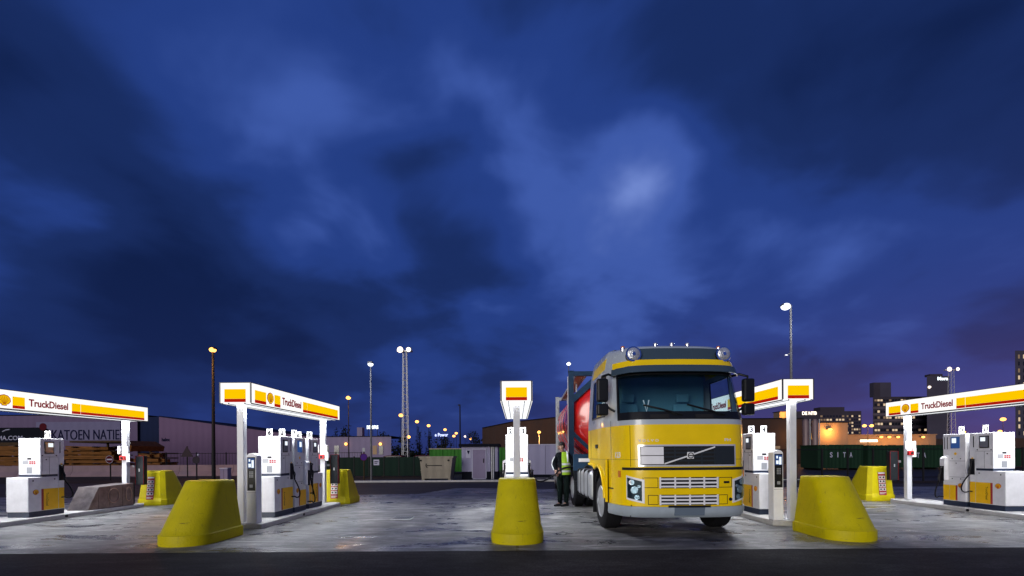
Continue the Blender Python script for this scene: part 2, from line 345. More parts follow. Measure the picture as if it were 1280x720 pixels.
# ------------------------------------------------------------------ sky
w = bpy.data.worlds.new('World'); sc.world = w; w.use_nodes = True
nt = w.node_tree; N = nt.nodes.new; L = nt.links.new
SUN_EL, SUN_AZ = R(10), math.atan2(-.50, -1.0)
def sky():
    bg = nt.nodes['Background']
    nis = N('ShaderNodeTexSky'); nis.sky_type = 'NISHITA'; nis.sun_disc = False; nis.sun_elevation = SUN_EL; nis.sun_rotation = SUN_AZ
    tc = N('ShaderNodeTexCoord'); sp = N('ShaderNodeSeparateXYZ'); L(tc.outputs['Generated'], sp.inputs[0])
    def mth(op, a, b_=None, c=None):
        n = N('ShaderNodeMath'); n.operation = op
        for i, x in enumerate((a, b_, c)):
            if x is None: continue
            if isinstance(x, (int, float)): n.inputs[i].default_value = x
            else: L(x, n.inputs[i])
        return n.outputs[0]
    z = mth('MAXIMUM', sp.outputs['Z'], 0.)
    den = mth('ADD', z, .32)
    u = mth('DIVIDE', sp.outputs['X'], den); v = mth('DIVIDE', sp.outputs['Y'], den)
    cb = N('ShaderNodeCombineXYZ'); L(u, cb.inputs[0]); L(v, cb.inputs[1])
    def noise(scale, detail, rough, dist, loc, sc3=(1, 1, 1)):
        mp = N('ShaderNodeMapping'); mp.inputs['Location'].default_value = loc; mp.inputs['Scale'].default_value = sc3
        L(cb.outputs[0], mp.inputs['Vector'])
        n = N('ShaderNodeTexNoise'); n.inputs['Scale'].default_value = scale; n.inputs['Detail'].default_value = detail
        n.inputs['Roughness'].default_value = rough; n.inputs['Distortion'].default_value = dist
        L(mp.outputs['Vector'], n.inputs['Vector']); return n.outputs['Fac']
    def ramp(x, stops):
        r = N('ShaderNodeValToRGB'); r.color_ramp.interpolation = 'EASE'; e = r.color_ramp.elements
        e[0].position, e[0].color = stops[0][0], (*stops[0][1], 1); e[1].position, e[1].color = stops[-1][0], (*stops[-1][1], 1)
        for p, c in stops[1:-1]: q = e.new(p); q.color = (*c, 1)
        L(x, r.inputs['Fac']); return r.outputs['Color']
    big = noise(1.15, 3.0, .45, .5, SKYLOC1)
    fine = noise(3.0, 4.0, .5, .25, SKYLOC2)
    lobe = None
    # clearer, brighter places in the cloud deck (directions in the sky)
    for (d, p, k) in SKYLOBES:
        dd = Vector(d).normalized()
        vm = N('ShaderNodeVectorMath'); vm.operation = 'DOT_PRODUCT'; L(tc.outputs['Generated'], vm.inputs[0]); vm.inputs[1].default_value = dd
        t = mth('MULTIPLY', mth('POWER', mth('MAXIMUM', vm.outputs['Value'], 0.), p), k)
        lobe = t if lobe is None else mth('ADD', lobe, t)
    f = mth('ADD', mth('ADD', mth('MULTIPLY', big, .50), mth('MULTIPLY', fine, .36)), .047)
    f = mth('ADD', f, mth('MULTIPLY', lobe, mth('ADD', mth('MULTIPLY', fine, .9), .55)))
    col = ramp(f, [(.30, srgb(13, 29, 70)), (.42, srgb(24, 44, 96)), (.52, srgb(36, 62, 132)), (.64, srgb(62, 90, 168)), (.92, srgb(122, 146, 216))])
    # towards the horizon the town lights turn the deck violet, more so on the right
    hz = mth('POWER', mth('SUBTRACT', 1., mth('MINIMUM', z, 1.)), 7.)
    rgt = N('ShaderNodeMapRange'); L(sp.outputs['X'], rgt.inputs['Value']); rgt.inputs['From Min'].default_value = -.8; rgt.inputs['From Max'].default_value = .8
    hc = ramp(rgt.outputs[0], [(0, srgb(32, 44, 100)), (.45, srgb(38, 48, 106)), (.62, srgb(62, 58, 122)), (.75, srgb(80, 68, 130)), (1, srgb(92, 70, 128))])
    mx = N('ShaderNodeMix'); mx.data_type = 'RGBA'; L(mth('MULTIPLY', hz, .9), mx.inputs['Factor']); L(col, mx.inputs['A']); L(hc, mx.inputs['B'])
    sc10 = N('ShaderNodeMix'); sc10.data_type = 'RGBA'; sc10.blend_type = 'MULTIPLY'; sc10.inputs['Factor'].default_value = 1
    L(mx.outputs['Result'], sc10.inputs['A']); sc10.inputs['B'].default_value = (1, 1, 1, 1)
    vm1 = N('ShaderNodeVectorMath'); vm1.operation = 'SCALE'; L(mx.outputs['Result'], vm1.inputs[0]); vm1.inputs['Scale'].default_value = 10.
    vm2 = N('ShaderNodeVectorMath'); vm2.operation = 'SCALE'; L(nis.outputs[0], vm2.inputs[0]); vm2.inputs['Scale'].default_value = .006
    ad = N('ShaderNodeVectorMath'); ad.operation = 'ADD'; L(vm1.outputs[0], ad.inputs[0]); L(vm2.outputs[0], ad.inputs[1])
    L(ad.outputs[0], bg.inputs['Color']); bg.inputs['Strength'].default_value = .1
SKYLOC1 = (2.3, 5.1, 0); SKYLOC2 = (1.2, 9.4, 0)
def pdir(px, py): return ((px - CX) / F, 1, (568 - py) / F)
SKYLOBES = [(pdir(805, 225), 230, .27), (pdir(770, 300), 60, .06), (pdir(640, 230), 60, .04), (pdir(330, 230), 45, .09), (pdir(120, 190), 60, .08), (pdir(700, 420), 30, .04), (pdir(1000, 250), 25, .03),
            (pdir(60, 280), 200, .07), (pdir(430, 40), 30, .06), (pdir(520, 250), 40, -.07), (pdir(200, 380), 40, -.10), (pdir(1150, 120), 25, -.07), (pdir(0, 60), 20, -.09)]
sky()
sl = bpy.data.lights.new('sun', 'SUN'); sl.energy = 2.1; sl.angle = R(28); sl.color = (1, .95, .88)
so = bpy.data.objects.new('sun', sl); COL.objects.link(so)
trav = Vector((math.sin(SUN_AZ) * -math.cos(SUN_EL), -math.cos(SUN_AZ) * math.cos(SUN_EL), -math.sin(SUN_EL)))
so.rotation_euler = trav.to_track_quat('-Z', 'Y').to_euler(); so.location = (-20, -40, 25)

# ------------------------------------------------------------------ camera
cam = bpy.data.cameras.new('camera'); co = bpy.data.objects.new('camera', cam); COL.objects.link(co)
cam.sensor_width = 36; cam.lens = F / 1280 * 36; cam.shift_x = -6 / 1280; cam.shift_y = 208 / 1280; cam.clip_end = 6000; cam.clip_start = .05
co.matrix_world = Matrix.Translation((0, 0, H)) @ Matrix.Rotation(R(90), 4, 'X') @ Matrix.Rotation(R(-.36), 4, 'Z')
sc.camera = co
sc.view_settings.view_transform = 'Standard'; sc.view_settings.look = 'None'; sc.view_settings.exposure = 0; sc.view_settings.gamma = 1
sc.cycles.use_denoising = True
sc.cycles.sample_clamp_indirect = 6

# ------------------------------------------------------------------ ground
def sheet(name, pts, z, m):
    b = MB(); b.f([b.v((x, y, z)) for x, y in pts]); o = b.build(name, m)
    return tag(o, kind='structure')
sheet('ground', [(-3000, -60), (3000, -60), (3000, 4000), (-3000, 4000)], -.008, 'asphalt_far')
sheet('road', [(-60, -20), (60, -20), (60, 6.9), (-60, 6.9)], -.004, 'asphalt')
sheet('forecourt', [(-26 + i * .5, 6.72 + rnd.uniform(-.012, .012)) for i in range(105)] + [ (26, 18.6), (1.2, 18.6), (-2.6, 19.4), (-3.6, 16.6), (-8, 16.2), (-26, 16.2)], 0., 'concrete')
b = MB(); b.box(-10.2, 15, 23.6, 23.8, 0, .1); b.box(-10.2, -10., 20.8, 23.6, 0, .1)
tag(b.build('kerb', 'concrete_block', bevel=.02), kind='structure')
sheet('verge', [(-42, 24.5), (-10.4, 24.5), (-10.4, 29.8), (-42, 32.6)], .004, 'soil')
sheet('verge', [(-10, 27.0), (-5.4, 27.0), (-5.4, 31), (-10, 31)], .004, 'soil')
sheet('verge', [(12.5, 20.5), (28, 20.5), (28, 22.3), (12.5, 22.3)], .004, 'soil')
ISL = [-10.95, -5.42, 0., 5.42, 10.95]
KT = .1    # kerb top
# ------------------------------------------------------------------ pump islands
def island(x, label):
    t = thing('pump_island', label, 'kerb island', (x, 8.85, 0), 0, 'raised concrete pump islands')
    b = MB(); w = .45
    b.hexa([(-w, 0, 0), (w, 0, 0), (w, 3.95, 0), (w - .12, 4.1, 0), (-w + .12, 4.1, 0), (-w, 3.95, 0)],
           [(-w, 0, KT), (w, 0, KT), (w, 3.95, KT), (w - .12, 4.1, KT), (-w + .12, 4.1, KT), (-w, 3.95, KT)])
    b.build('slab', 'concrete_block', t, bevel=.015)
    # steel nosing with a bolt on each long side
    for s in (-1, 1):
        c = MB(); c.cyl((s * w, 1.75, .055), (s * (w + .02), 1.75, .055), .03, n=10); c.build('drain_spout', 'black_plastic', t)
    return t
isl_lab = ['low concrete island carrying one fuel pump and a steel barrier, leftmost row',
           'low concrete island under the lit canopy left of the middle bollard, three pumps on it',
           'low concrete island behind the middle yellow bollard',
           'low concrete island beside the yellow truck cab, white terminal on its front end',
           'low concrete island carrying two pumps, rightmost row']
for x, l in zip(ISL, isl_lab): island(x, l)

# ------------------------------------------------------------------ canopies
def make_canopy(label):
    t = thing('fuel_canopy', label, 'canopy', (0, 10.95, 0), 0, 'lit beam canopies over the pump rows')
    hw, y0, y1, z0, z1 = .31, -2.18, 2.2, 2.45, 2.83
    MB().box(-hw + .03, hw - .03, y0 + .03, y1 - .03, z0 + .05, z1 - .005).build('roof', 'trimgrey', t)
    cap = MB()
    for s in (-1, 1):
        cap.box(s * hw - .012 if s > 0 else -hw - .0, s * hw if s > 0 else -hw + .012, y0, y1, z1, z1 + .012)
    cap.box(-hw + .013, hw - .013, y0, y0 + .012, z1, z1 + .012); cap.box(-hw + .013, hw - .013, y1 - .012, y1, z1, z1 + .012)
    cap.build('edge_trim', 'trimgrey', t)
    for s in (1, -1):
        def Y(a, b_): return (a, b_) if s > 0 else (-b_, -a)
        fo = MB().box(*( (hw - .028, hw) if s > 0 else (-hw, -hw + .028)), y0 + .02, y1 - .02, z0, z1).build('side_fascia', 'signwhite', t)
        def strip(nm, a, b_, za, zb, m, p=.004):
            q = Y(a, b_); x = (hw + .0005, hw + p) if s > 0 else (-hw - p, -hw - .0005)
            return MB().box(*x, *q, za, zb).build(nm, m, fo)
        zr, zy, zt = z0 + .012, z0 + .075, z0 + .262
        for a, b_ in ((-2.06, -1.66), (-1.34, -1.10), (-.06, .155), (.165, 2.06)):
            strip('yellow_band', a, b_, zy, zt, 'signyellow'); strip('red_band', a, b_, zr, zy - .001, 'signred')
        strip('panel_joint', .157, .163, z0, z1, 'trimgrey', .003) if s < 0 else None
        pecten('emblem', .125, fo, Fside(s, s * (hw + .001), s * -1.50, z0 + .165))
        text('lettering', 'TruckDiesel', .87, .165, 'dark_red', fo, Fside(s, s * (hw + .001), s * -.585, z0 + .165), bold=.028)
    for s in (-1, 1):
        ya = (y0, y0 + .028) if s < 0 else (y1 - .028, y1)
        fo = MB().box(-hw + .03, hw - .03, *ya, z0, z1).build('end_fascia', 'signwhite', t)
        yy = (y0 - .004, y0 - .0005) if s < 0 else (y1 + .0005, y1 + .004)
        MB().box(-.205, .205, *yy, z0 + .075, z0 + .262).build('yellow_band', 'signyellow', fo)
        MB().box(-.205, .205, *yy, z0 + .012, z0 + .074).build('red_band', 'signred', fo)
        for k in (-1, 1):
            x = (k * (hw - .015)); MB().box(x - .013, x + .013, ya[0] + .004, ya[1] - .004, z0, z1).build('corner_trim', 'trimgrey', t)
    for x0, x1 in ((-.27, -.165), (-.15, .15), (.165, .27)):
        MB().box(x0, x1, y0 + .06, y1 - .06, z0 - .012, z0 + .03).build('soffit_light', 'soffit', t)
    fr = MB()
    for x in (-.285, -.1575, .1575, .285): fr.box(x - .007, x + .007, y0 + .04, y1 - .04, z0 - .022, z0 + .045)
    fr.build('soffit_frame', 'trimgrey', t)
    la = bpy.data.lights.new('soffit_tubes', 'AREA'); la.shape = 'RECTANGLE'; la.size = .5; la.size_y = 4.1; la.energy = 145; la.spread = R(138); la.color = (.93, .96, 1)
    lo_ = bpy.data.objects.new('soffit_tubes', la); COL.objects.link(lo_); lo_.parent = t; lo_.location = (0, 0, z0 - .03)
    for y in (-1.97, 1.80):
        p = MB().box(-.065, .065, y - .06, y + .06, KT, z0 - .025).build('post', 'post_metal', t, bevel=.008)
        MB().box(-.11, .11, y - .1, y + .1, KT + .001, KT + .014).build('base_plate', 'galv', p)
    # far post: emergency stop box and notice plates
    for k in (-1, 1):
        MB().box(k * .075 - .01, k * .075 + .06 * k + .01 * k, 1.70, 1.735, 1.50, 1.72).build('notice_plate', 'plate_white', t)
    MB().box(.068, .17, 1.72, 1.735, 1.28, 1.52).build('notice_plate', 'plate_white', t)
    e = MB().box(-.07, .07, 1.665, 1.738, 1.33, 1.45).build('emergency_stop', 'red_paint', t, bevel=.006)
    MB().cyl((0, 1.664, 1.39), (0, 1.64, 1.39), .03, n=12).build('push_button', 'black_plastic', e)
    return t
can0 = make_canopy('lit beam canopy over the single pump and steel barrier, cut off by the left edge'); can0.location.x = ISL[0]
for i, (l, rz) in enumerate([('lit beam canopy in front of the black lamp post, three pumps below it', 0),
                             ('lit beam canopy seen end on above the middle yellow bollard', 0),
                             ('lit beam canopy partly hidden by the truck cab', math.pi),
                             ('lit beam canopy over two pumps, cut off by the right edge', math.pi)]):
    # the two rows on the right read towards the other drive lane: turned half round
    again(can0, (ISL[i + 1], 10.95, 0), l, rz)
# turned canopies keep the near-post clear of the emergency box: their fittings sit on the far post again
for c in [o for o in COL.objects if o.name.startswith('fuel_canopy') and abs(o.rotation_euler.z) > 1]:
    for ch in list(c.children):
        if ch.name.split('.')[0] in ('notice_plate', 'emergency_stop'):
            ch.rotation_euler.z = math.pi
        elif ch.name.split('.')[0] == 'post':
            ch.location.y = .17
        # posts: mirrored positions -1.80 / 1.97 shifted so they stand on the kerb ends

# ------------------------------------------------------------------ fuel pumps
def decals(parent, y, z0):
    """printed end panel: black window, two rows of icons, grey notice"""
    T = Ffront(0, y, 0)
    MB(T).box(-.045, .045, z0 + .02, z0 + .06, 0, .003).build('display_slot', 'black_plastic', parent)
    k = MB(T)
    for r in range(3): k.box(-.15, -.025, z0 - .075 + r * .028, z0 - .055 + r * .028, 0, .002)
    k.build('printed_notice', 'label_grey', parent)
    k = MB(T)
    for r in range(2):
        for c in range(3): k.box(.0 + c * .05, .038 + c * .05, z0 - .085 + r * .04, z0 - .052 + r * .04, 0, .002)
    k.build('warning_icons', ['label_red'], parent)
    MB(T).box(-.06, .06, z0 - .29, z0 - .15, 0, .002).build('printed_notice', 'label_grey', parent)
def nozzle(parent, s, x, y, z, swing=.16):
    """pistol nozzle in its recess, hose looping down and back into the cabinet"""
    MB().box(*((x + .001, x + .012) if s > 0 else (-x - .012, -x - .001)), y - .055, y + .055, z - .20, z + .17).build('nozzle_boot', 'black_plastic', parent)
    n = MB(); X = s * (x + .04)
    n.tube([(X, y - .01, z + .10), (X, y, z + .02), (X + s * .02, y + .01, z - .10), (X + s * .03, y + .01, z - .20)], .020)
    n.tube([(X, y - .01, z + .10), (X + s * .015, y - .03, z + .13), (X - s * .02, y - .05, z + .14)], .014)
    n.tube([(X + s * .03, y, z - .02), (X + s * .055, y, z - .08), (X + s * .035, y + .01, z - .17)], .008)
    no = n.build('nozzle', 'black_plastic', parent, smooth=50)
    P = []
    for i in range(15):
        u = i / 14
        P.append((X + s * (.03 + .06 * math.sin(u * math.pi)), y + .01 + swing * math.sin(u * math.pi) * (1 - .4 * u) , z - .20 - .42 * math.sin(u * math.pi * .62) ))
    P.append((s * (x - .03), y + .0, P[-1][2] - .01))
    MB().tube(P, .014).build('hose', 'rubber', no, smooth=60)
def side_box(s, x, t=.006):
    return (x + .0005, x + t) if s > 0 else (-x - t, -x - .0005)
def number_sign(t, x, y, s_):
    o = MB().box(x - .065, x + .065, y, y + .012, 1.76, 1.93).build('number_sign', 'plate_white', t)
    MB().box(x - .012, x + .012, y + .001, y + .011, 1.70, 1.7595).build('sign_stem', 'galv', o)
    text('numeral', s_, .105 if len(s_) > 1 else .075, .12, 'black_plastic', o, Ffront(x, y - .0005, 1.845), th=.003, bold=.045)
def make_pump(label, nums, loc, rz=0., letters=True):
    t = thing('fuel_pump', label, 'fuel pump', loc, rz, 'white diesel pumps with a stepped cabinet')
    X = .245
    MB().box(-.238, .238, .02, .80, 0, .115).build('plinth', 'pump_dark', t, bevel=.006)
    lo = MB().box(-X, X, 0, .655, .116, .88).build('lower_cabinet', 'pump_white', t, bevel=.014)
    MB().box(-.235, .235, .265, .65, .8805, .93).build('neck', 'pump_dark', t)
    up = MB().box(-X, X, .255, .655, .9305, 1.75).build('upper_cabinet', 'pump_white', t, bevel=.010)
    cl = MB().box(-X + .004, X - .004, .6565, .80, .116, 1.75).build('nozzle_column', 'pump_white', t, bevel=.008)
    decals(up, .2545, 1.25)
    for s in (1, -1):
        def sb(nm, y0, y1, z0, z1, m, p, th=.006): return MB().box(*side_box(s, X, th), y0, y1, z0, z1).build(nm, m, p)
        rim = sb('display', .345, .555, 1.40, 1.68, 'black_plastic', up, .010)
        MB().box(*side_box(s, X + .010, .003), .36, .54, 1.415, 1.665).build('screen', 'screen_grey', rim) if False else None
        g = MB().box(*side_box(s, X + .0102, .002), .362, .540, 1.42, 1.662); g.build('screen_glass', 'screen_grey', up)
        MB().box(*side_box(s, X + .0125, .002), .42, .53, 1.555, 1.645).build('lit_readout', 'screen_white', up)
        k = MB().box(*side_box(s, X, .002), .258, .652, 1.325, 1.331); k.box(*side_box(s, X, .002), .45, .455, .935, 1.322)
        k.box(*side_box(s, X, .002), .30, .304, 1.0, 1.30); k.build('panel_seam', 'trimgrey', up)
        for y, z in ((.30, 1.36), (.61, 1.36), (.385, 1.27)):
            MB().cyl((s * X, y, z), (s * (X + .006), y, z), .014, n=10).build('lock', 'black_plastic', up)
        for y, z in ((.10, .80), (.57, .82)):
            MB().cyl((s * X, y, z), (s * (X + .006), y, z), .014, n=10).build('lock', 'black_plastic', lo)
        pecten('emblem', .062, lo, Fside(s, s * (X + .0005), .155, .545), ('pump_emblem_red', 'pump_emblem_yellow'))
        sb('red_stripe', .275, .322, .13, .61, 'signred' if False else 'label_red', lo, .003)
        sb('yellow_panel', .324, .650, .13, .61, 'yellow_panel', lo, .003)
        T = Fside(s, s * (X + .0035), .40, .37) @ Matrix.Rotation(R(-90) , 4, 'Z')
        text('lettering', 'TruckDiesel', .30, .05, 'black_plastic', lo, T, th=.002)
        MB().box(*side_box(s, X - .004, .004), .665, .792, .13, .61).build('yellow_panel', 'yellow_panel', cl)
        MB().cyl((s * (X - .004), .73, 1.16), (s * (X + .002), .73, 1.16), .03, n=3).build('warning_label', 'yellow_panel', cl)
        MB().box(*side_box(s, X - .004, .002), .69, .712, 1.42, 1.68).build('slot', 'black_plastic', cl)
        nozzle(cl, s, X - .004, .73, .98)
    for x, n in zip((-.14, .14), nums):
        if n: number_sign(t, x, .52, n)
    return t
def make_tower(label, nums, loc):
    t = thing('slim_fuel_pump', label, 'fuel pump', loc, 0, 'slim full height pumps with a blue screen')
    X = .245
    MB().box(-.238, .238, .0, .58, 0, .115).build('plinth', 'pump_dark', t, bevel=.006)
    b = MB().box(-X, X, 0, .405, .116, 1.75).build('body', 'pump_white', t, bevel=.010)
    c = MB().box(-X + .004, X - .004, .4065, .575, .116, 1.75).build('nozzle_column', 'pump_white', t, bevel=.008)
    decals(b, -.0005, 1.25)
    for s in (1, -1):
        MB().box(*side_box(s, X, .010), .14, .36, 1.40, 1.68).build('display', 'screen_blue', b)
        MB().box(*side_box(s, X + .0102, .002), .22, .33, 1.53, 1.65).build('lit_readout', 'screen_white', b)
        MB().cyl((s * X, .25, 1.27), (s * (X + .004), .25, 1.27), .035, n=6).build('warning_label', 'yellow_panel', b)
        k = MB().box(*side_box(s, X, .002), .003, .402, 1.09, 1.096); k.box(*side_box(s, X, .002), .003, .402, .70, .706); k.build('panel_seam', 'trimgrey', b)
        for y, z in ((.12, 1.15), (.33, 1.15), (.23, 1.04), (.12, .66), (.33, .66)):
            MB().cyl((s * X, y, z), (s * (X + .006), y, z), .013, n=10).build('lock', 'black_plastic', b)
        pecten('emblem', .058, b, Fside(s, s * (X + .0005), .13, .50), ('pump_emblem_red', 'pump_emblem_yellow'))
        MB().box(*side_box(s, X, .003), .205, .245, .13, .50).build('red_stripe', 'label_red', b)
        MB().box(*side_box(s, X, .003), .247, .400, .13, .50).build('yellow_panel', 'yellow_panel', b)
        MB().box(*side_box(s, X - .004, .004), .412, .570, .13, .50).build('yellow_panel', 'yellow_panel', c)
        bx = MB(); x0, x1 = (X - .003, X + .10) if s > 0 else (-X - .10, -X + .003)
        bx.hexa([(x0, .43, .62), (x1, .43, .62), (x1, .56, .62), (x0, .56, .62)], [(x0, .43, 1.16 if s < 0 else 1.22), (x1, .43, 1.22 if s < 0 else 1.16), (x1, .56, 1.22 if s < 0 else 1.16), (x0, .56, 1.16 if s < 0 else 1.22)])
        bx.build('hose_housing', 'pump_white', c, bevel=.01)
        for y in (.45, .52):
            MB().box(*side_box(s, X - .004, .003), y, y + .018, 1.38, 1.68).build('slot', 'black_plastic', c)
        nozzle(c, s, X + .096, .50, .80, .05)
    for x, n in zip((-.14, .14), nums):
        if n: number_sign(t, x, .2, n)
    return t
P1 = make_pump('white pump at the far left, standing alone beside the steel barrier', ('', '1 1'), (ISL[0], 9.97, KT))
make_pump('nearest of three pumps right of the white terminal under the left canopy', ('6', '2'), (ISL[1], 9.72, KT))
make_tower('slim blue screen pump between the two stepped pumps of the left row', ('5', '7'), (ISL[1], 10.60, KT))
make_pump('farthest of three pumps in the left row, beside the canopy post', ('6', '8'), (ISL[1], 12.13, KT), math.pi)
make_pump('white pump behind the middle bollard and canopy post', ('2', '3'), (ISL[2], 9.72, KT))
make_tower('slim blue screen pump hidden behind the middle post', ('', ''), (ISL[2], 10.60, KT))
make_pump('white pump with signs 3 and 4 between truck cab and white terminal', ('3', '4'), (ISL[3], 9.72, KT))
make_tower('slim pump mostly hidden behind the right side of the truck cab', ('5', ''), (ISL[3], 10.60, KT))
make_pump('white stepped pump at the far right, nearest the edge of the picture', ('6 4', ''), (ISL[4], 9.97, KT))
make_tower('slim blue screen pump on the rightmost island', ('5 6', ''), (ISL[4], 10.86, KT))
# on the turned pump the numerals face the other way round: give the camera side its own
for o in [o for o in COL.objects if o.name.startswith('fuel_pump') and abs(o.rotation_euler.z) > 1]:
    for ch in o.children:
        if ch.name.startswith('number_sign'):
            ch.rotation_euler.z = math.pi; ch.location = (0, 1.052, 0)

# ------------------------------------------------------------------ payment terminals
def make_terminal(label, loc):
    t = thing('payment_terminal', label, 'payment terminal', loc, 0, 'white payment terminals with a black screen panel')
    prof = [(-.095, 0), (.095, 0), (.095, 1.30)] + [(.095 * math.cos(R(a)), 1.30 + .075 * math.sin(R(a))) for a in range(15, 180, 15)] + [(-.095, 1.30)]
    MB().prism(prof, 'y', 0, .19).build('housing', 'white_metal', t, bevel=.006)
    p = MB().box(-.078, .078, -.006, -.0005, .64, 1.30).build('front_panel', 'black_plastic', t)
    MB().box(-.066, .066, -.009, -.0065, 1.08, 1.28).build('screen', 'screen_blue', p)
    k = MB(); k.box(-.05, .0, -.011, -.0095, 1.10, 1.17); k.box(.01, .055, -.011, -.0095, 1.09, 1.24); k.box(-.045, -.015, -.011, -.0095, 1.21, 1.26)
    k.build('lit_readout', 'screen_white', p)
    k = MB()
    for r in range(4):
        for c in range(3): k.box(-.035 + c * .028, -.015 + c * .028, -.010, -.0065, .90 + r * .032, .922 + r * .032)
    k.build('keypad', 'label_grey', p)
    MB().box(-.03, .03, -.010, -.0065, .70, .76).build('card_slot', 'label_grey', p)
    MB().box(-.0945, .0945, -.001, 0.0, .60, .604).build('panel_seam', 'trimgrey', t)
    return t
t1 = make_terminal('white rounded terminal on the front end of the left island, beside the canopy post', (-5.21, 8.93, KT))
again(t1, (5.13, 8.93, KT), 'white rounded terminal between the truck-side pump and the right yellow bollard')

# ------------------------------------------------------------------ yellow bollards
def bollard_mesh():
    """long crash block: rounded raked nose (-y), upright chamfered heel (+y)"""
    def ring(hw, y0, y1, z, ch):
        P = []
        n = 16
        for i in range(n + 1):
            a = R(180) + R(180) * i / n
            P.append((hw * math.cos(a), y0 + hw * .82 + hw * .82 * math.sin(a), z))
        P += [(hw, y1 - ch, z), (hw - ch, y1, z), (-hw + ch, y1, z), (-hw, y1 - ch, z)]
        return P
    rings = [ring(.42, 0, 1.22, 0, .10), ring(.428, -.005, 1.225, .03, .10), ring(.428, 0, 1.225, .165, .10), ring(.405, .03, 1.21, .185, .10)]
    for i in range(1, 13):
        u = i / 12
        rings.append(ring(.405 - .085 * u, .03 + .50 * u, 1.21 - .07 * u, .185 + .805 * u, .10 - .015 * u))
    rings.append(ring(.308, .545, 1.128, 1.003, .085))
    b = MB(); V = [[b.v(p) for p in r] for r in rings]
    for A, B in zip(V, V[1:]):
        for k in range(len(A)): b.f([A[k], A[(k + 1) % len(A)], B[(k + 1) % len(A)], B[k]])
    b.f(V[0][::-1]); b.f(V[-1]); return b
def make_bollard(label, loc, rz=0., sign=False, group='yellow crash blocks at the island ends'):
    t = thing('crash_bollard', label, 'bollard', loc, rz, group)
    bollard_mesh().build('block', 'bollard', t, smooth=38)
    if sign:
        # safety notice on the heel, leaning back with it
        T = frame((0, 1.222, .10), (-1, 0, 0), (0, -.0938, .9956), (0, .9956, .0938))
        q = MB(T).box(-.105, .105, .06, .74, .0, .006).build('notice_board', 'label_red', t)
        k = MB(T)
        for r in range(4):
            for c in range(2): k.box(-.092 + c * .097, -.006 + c * .097, .20 + r * .115, .285 + r * .115, .006, .008)
        k.box(-.095, .095, .69, .73, .006, .008)
        k.build('printed_squares', 'plate_white', q)
        k = MB(T)
        for r in range(4):
            for c in range(2): MB(T).cyl((-.05 + c * .097, .243 + r * .115, .008), (-.05 + c * .097, .243 + r * .115, .0095), .027, n=10).build('pictogram', 'black_plastic', q)
        k = MB(T); k.box(-.09, .09, .13, .145, .006, .008); k.box(-.09, .04, .10, .112, .006, .008); k.build('printed_lines', 'plate_white', q)
    return t
make_bollard('yellow raked bollard in front of the left terminal, nose pointing at the road', (-5.38, 7.1, 0))
make_bollard('yellow bollard seen nose on in the middle, canopy post rising behind it', (0, 7.1, 0))
make_bollard('yellow raked bollard right of the truck, in front of a white terminal', (5.45, 7.18, 0))
make_bollard('yellow block with safety notice beside the far left canopy post', (-10.68, 14.45, 0), math.pi, True)
make_bollard('yellow block with safety notice behind the three pump row', (-5.32, 14.45, 0), math.pi, True)
make_bollard('yellow block with safety notice left of the rightmost canopy post', (10.64, 14.45, 0), math.pi, True)

# ------------------------------------------------------------------ steel barrier box on the first island
def barrier():
    t = thing('steel_barrier', 'weathered grey steel barrier box with a sloped end beside the far left pump', 'barrier', (ISL[0] + .12, 11.2, KT))
    b = MB(); b.prism([(0, 0), (1.35, 0), (1.35, .60), (.30, .56)], 'x', -.26, .26); b.build('shell', 'block_steel', t, bevel=.01)
    for y in (.30, .62, 1.0):
        MB().box(.2605, .268, y - .006, y + .006, .012, .545).build('weld_seam', 'block_steel', t)
    for y, w_ in ((.72, .16), (1.18, .09)):
        k = MB(); n = 28; P = [(.270, y + w_ * math.cos(2 * math.pi * i / n), .31 + .19 * math.sin(2 * math.pi * i / n)) for i in range(n + 1)]
        k.tube(P, .009, 6); k.build('reflection_ring', 'reflection_ring', t, smooth=50)  # painted reflections, laid on the flank as thin rings
    MB().box(-.25, .25, 1.3505, 1.40, .01, .60).build('end_plate', 'dark_paint', t)
barrier()
def cabinet(label, x, s):
    t = thing('extinguisher_box', label, 'extinguisher box', (x, 12.93, .62), 0, 'dark red-edged boxes hung on the far canopy posts')
    MB().box(-.11, .11, 0, .14, 0, .82).build('box', 'dark_paint', t, bevel=.01)
    e = MB()
    for a in ((-.118, -.1105, 0, .82), (.1105, .118, 0, .82), (-.118, .118, .8205, .83)):
        e.box(a[0], a[1], -.006, .012, a[2], a[3])
    e.build('rim', 'dark_red_edge', t)
    MB().box(-.012, .012, -.014, -.0005, .38, .46).build('latch', 'galv', t)
    MB().box(-s * .16 - .05, -s * .16 + .05, .02, .08, .5, .56).build('bracket', 'galv', t)
cabinet('dark red-edged box hung on the far left canopy post', ISL[0] + .23, 1)
cabinet('dark red-edged box hung behind the three pump row', ISL[1] + .23, 1)
cabinet('dark red-edged box hung on the rightmost canopy post', ISL[4] - .23, -1)

